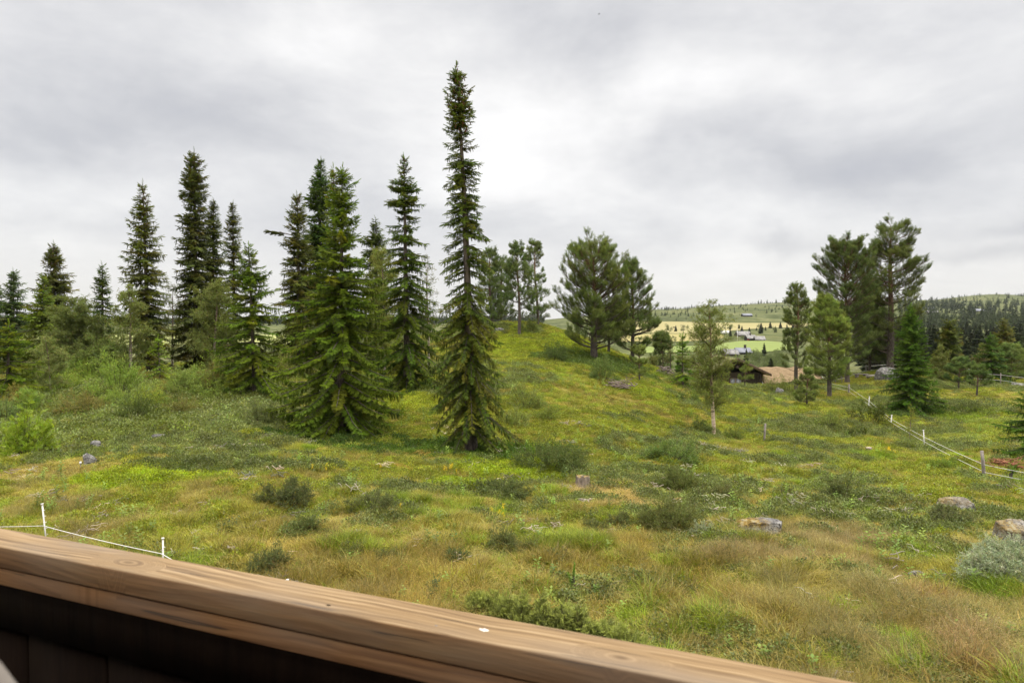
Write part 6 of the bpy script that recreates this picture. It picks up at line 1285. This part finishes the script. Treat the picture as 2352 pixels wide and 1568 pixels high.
# local frame after rotation: +X along the rail to the left of the picture, local -Y outwards
def railwood(name, c1, c2, c3, knots, side=None):
    m = newmat(name); tt = NT(m); v = tt.n('ShaderNodeTexCoord').outputs['Object']; sp = tt.n('ShaderNodeSeparateXYZ'); tt.l(v, sp.inputs[0]); X_, Y_, Z_ = sp.outputs
    yy = tt.math('ADD', Y_, tt.math('MULTIPLY', Z_, .8)); g = tt.math('ADD', yy, tt.math('MULTIPLY', tt.math('SUBTRACT', tt.noise(tt.mapping(v, (1.3, 1.3, 1.3)), 1., 3, .5), .5), .10)); wgt = None; fk = None
    for (kx, ky, kr) in knots:
        dx_ = tt.math('MULTIPLY', tt.math('SUBTRACT', X_, kx), .42); dy_ = tt.math('SUBTRACT', Y_, ky); r_ = tt.math('SQRT', tt.math('ADD', tt.math('MULTIPLY', dx_, dx_), tt.math('MULTIPLY', dy_, dy_)))
        f_ = tt.mr(r_, kr * .6, kr * 1.6, 1., 0.); g = tt.mix(f_, g, r_); 
        core = tt.mr(r_, kr * .12, kr * .30, 1., 0.); fk = core if fk is None else tt.math('MAXIMUM', fk, core)
    cmb = tt.n('ShaderNodeCombineXYZ'); tt.l(tt.math('MULTIPLY', X_, .55), cmb.inputs[0]); tt.l(tt.math('MULTIPLY', g, 30.), cmb.inputs[1])
    n1_ = tt.noise(cmb.outputs[0], 3., 4, .6); n2_ = tt.noise(tt.mapping(v, (4, 160, 160)), 1., 4, .7); n3_ = tt.noise(tt.mapping(v, (.9, 9, 9)), 1., 4, .6)
    c = tt.ramp(n1_, [(.33, c1), (.5, c2), (.66, c3)])
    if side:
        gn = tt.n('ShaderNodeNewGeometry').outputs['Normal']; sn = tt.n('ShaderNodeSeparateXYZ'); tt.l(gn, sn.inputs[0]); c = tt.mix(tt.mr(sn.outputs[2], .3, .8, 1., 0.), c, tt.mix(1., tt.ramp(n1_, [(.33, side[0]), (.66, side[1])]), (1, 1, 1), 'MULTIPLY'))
    c = tt.mix(tt.mr(n2_, .45, .7, 0, .35), c, [x * .6 for x in c1]); c = tt.mix(tt.mr(n3_, .45, .7, 0, .5), c, c3); n4_ = tt.noise(tt.mapping(v, (1.6, 70, 70)), 1., 3, .5, .2); c = tt.mix(tt.mr(n4_, .63, .67, 0, .85), c, (.035, .02, .012)); n5_ = tt.noise(tt.mapping(v, (.7, 3, 3)), 1., 3, .6); c = tt.mix(tt.mr(n5_, .45, .62, 0, .45), c, (.20, .165, .135))
    if fk is not None: c = tt.mix(tt.math('MULTIPLY', fk, .55), c, [x * .7 for x in c1])
    b = tt.n('ShaderNodeBsdfPrincipled'); tt.l(c, b.inputs['Base Color']); b.inputs['Roughness'].default_value = .72; b.inputs['Specular IOR Level'].default_value = .25
    bp = tt.n('ShaderNodeBump'); tt.l(tt.math('ADD', n1_, n2_), bp.inputs['Height']); bp.inputs['Strength'].default_value = .35; bp.inputs['Distance'].default_value = .002; tt.l(bp.outputs[0], b.inputs['Normal'])
    o = tt.n('ShaderNodeOutputMaterial'); tt.l(b.outputs[0], o.inputs[0]); return m
def railpos(px, py, D0, h):   # along-rail coordinate of a pixel on the plane h below the eye
    v = pdir(px, py); v = v * (h / -v[2]); return float(v @ ex), -float(v @ ey)
h0 = .657; kn = [railpos(295, 1291, 0, h0), railpos(1426, 1509, 0, h0)]; print('knots', kn)
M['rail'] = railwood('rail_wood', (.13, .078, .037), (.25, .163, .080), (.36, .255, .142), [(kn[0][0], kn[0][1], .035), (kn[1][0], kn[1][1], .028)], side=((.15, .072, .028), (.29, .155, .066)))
M['railface'] = railwood('rail_face_wood', (.15, .068, .026), (.25, .12, .048), (.31, .165, .07), [(kn[0][0] + .1, -1.28, .03)])
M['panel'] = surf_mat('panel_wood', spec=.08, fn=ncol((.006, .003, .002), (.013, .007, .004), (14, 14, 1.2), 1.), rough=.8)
cap = bal('rail_cap', (-3.2, -1.39, -.722), (6, -1.27, -.657), M['rail'], bev=.005)
bal('rail_board', (-3.2, -1.375, -.775), (6, -1.274, -.7235), M['railface'], bev=.003)
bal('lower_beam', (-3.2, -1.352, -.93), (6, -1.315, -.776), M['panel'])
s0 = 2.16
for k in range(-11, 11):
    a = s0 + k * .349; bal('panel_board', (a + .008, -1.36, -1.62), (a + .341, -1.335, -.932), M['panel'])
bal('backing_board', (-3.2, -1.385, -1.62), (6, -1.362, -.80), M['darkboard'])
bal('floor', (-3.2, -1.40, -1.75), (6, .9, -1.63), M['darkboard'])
bal('unseen_house_wall', (-3.2, .9, -4.9), (6, 1.1, 1.4), M['darkboard'])  # unseen wall behind the eye, added to darken the rail's inner side
bal('support_beam', (-3.2, -1.35, -1.95), (6, -1.2, -1.752), M['darkboard'])
for s_ in (-3., 5.7): bal('support_post', (s_, -1.35, -5.3), (s_ + .15, -1.2, -1.952), M['darkboard'])
# bird dropping and nail marks on the cap
def blob(name, px, py, r, mat, sx=1.6):
    a, y = railpos(px, py, 0, h0); rr_ = np.random.RandomState(int(px)); n = 14; th = np.arange(n) * 6.283 / n; q = r * (1 + .25 * rr_.normal(size=n)); V = np.vstack([np.stack([a + q * np.cos(th) * sx, y + q * np.sin(th), np.full(n, -.6568)], -1), np.stack([a + .7 * q * np.cos(th) * sx, y + .7 * q * np.sin(th), np.full(n, -.6562)], -1), [[a, y, -.6560]]])
    T = [(2 * n, n + i, n + (i + 1) % n) for i in range(n)]; Q = [(i, (i + 1) % n, n + (i + 1) % n, n + i) for i in range(n)]; mb = MB(); mb.add(V, T, Q); return mb.build(name, mat, cap)
blob('white_spot', 1112, 1446, .0065, M['whitepaint']); blob('small_white_speck', 1001, 1436, .0022, M['slate']); blob('dark_speck', 754, 1389, .0035, M['panel'])
ch = thing('chair', 'blurred grey rounded furniture edge at the bottom left corner below the rail', 'chair', tuple(P3(-30, 1620, .5) + np.array([.003, 0, .036])))
M['fabric'] = surf_mat('grey_fabric', ncol((.16, .14, .125), (.22, .195, .175), (60, 60, 60), 1.), rough=.9, bump=.001)
b = MB(); s_ = np.linspace(0, 1, 9); P = np.stack([-.10 + .115 * s_ , 0 * s_, .045 - .11 * s_ ** 1.7], -1); b.tube(P + [0, 0, 0], .022, 12, cap=True); b.build('armrest', M['fabric'], ch, True)
b = MB(); b.tube([[0.012, 0, -.08], [.012, 0, -1.05]], [.018, .018], 10, cap=True); b.tube([[-.1, 0, .04], [-.1, 0, -1.05]], [.018, .018], 10, cap=True); b.build('leg', M['pole_grey'], ch, True)

# the air
hb = MB(); hb.box((-5200, -300, -80), (5200, 5300, 140)); hz = hb.build('haze', None); hz['kind'] = 'stuff'; hz['label'] = 'thin pale air over the valley'
hm = newmat('haze'); ht = NT(hm); pv = ht.n('ShaderNodeVolumePrincipled'); pv.inputs['Color'].default_value = (.86, .92, 1., 1); pv.inputs['Density'].default_value = .00005; pv.inputs['Anisotropy'].default_value = .2
oo = ht.n('ShaderNodeOutputMaterial'); ht.l(pv.outputs[0], oo.inputs['Volume']); hz.data.materials.append(hm)
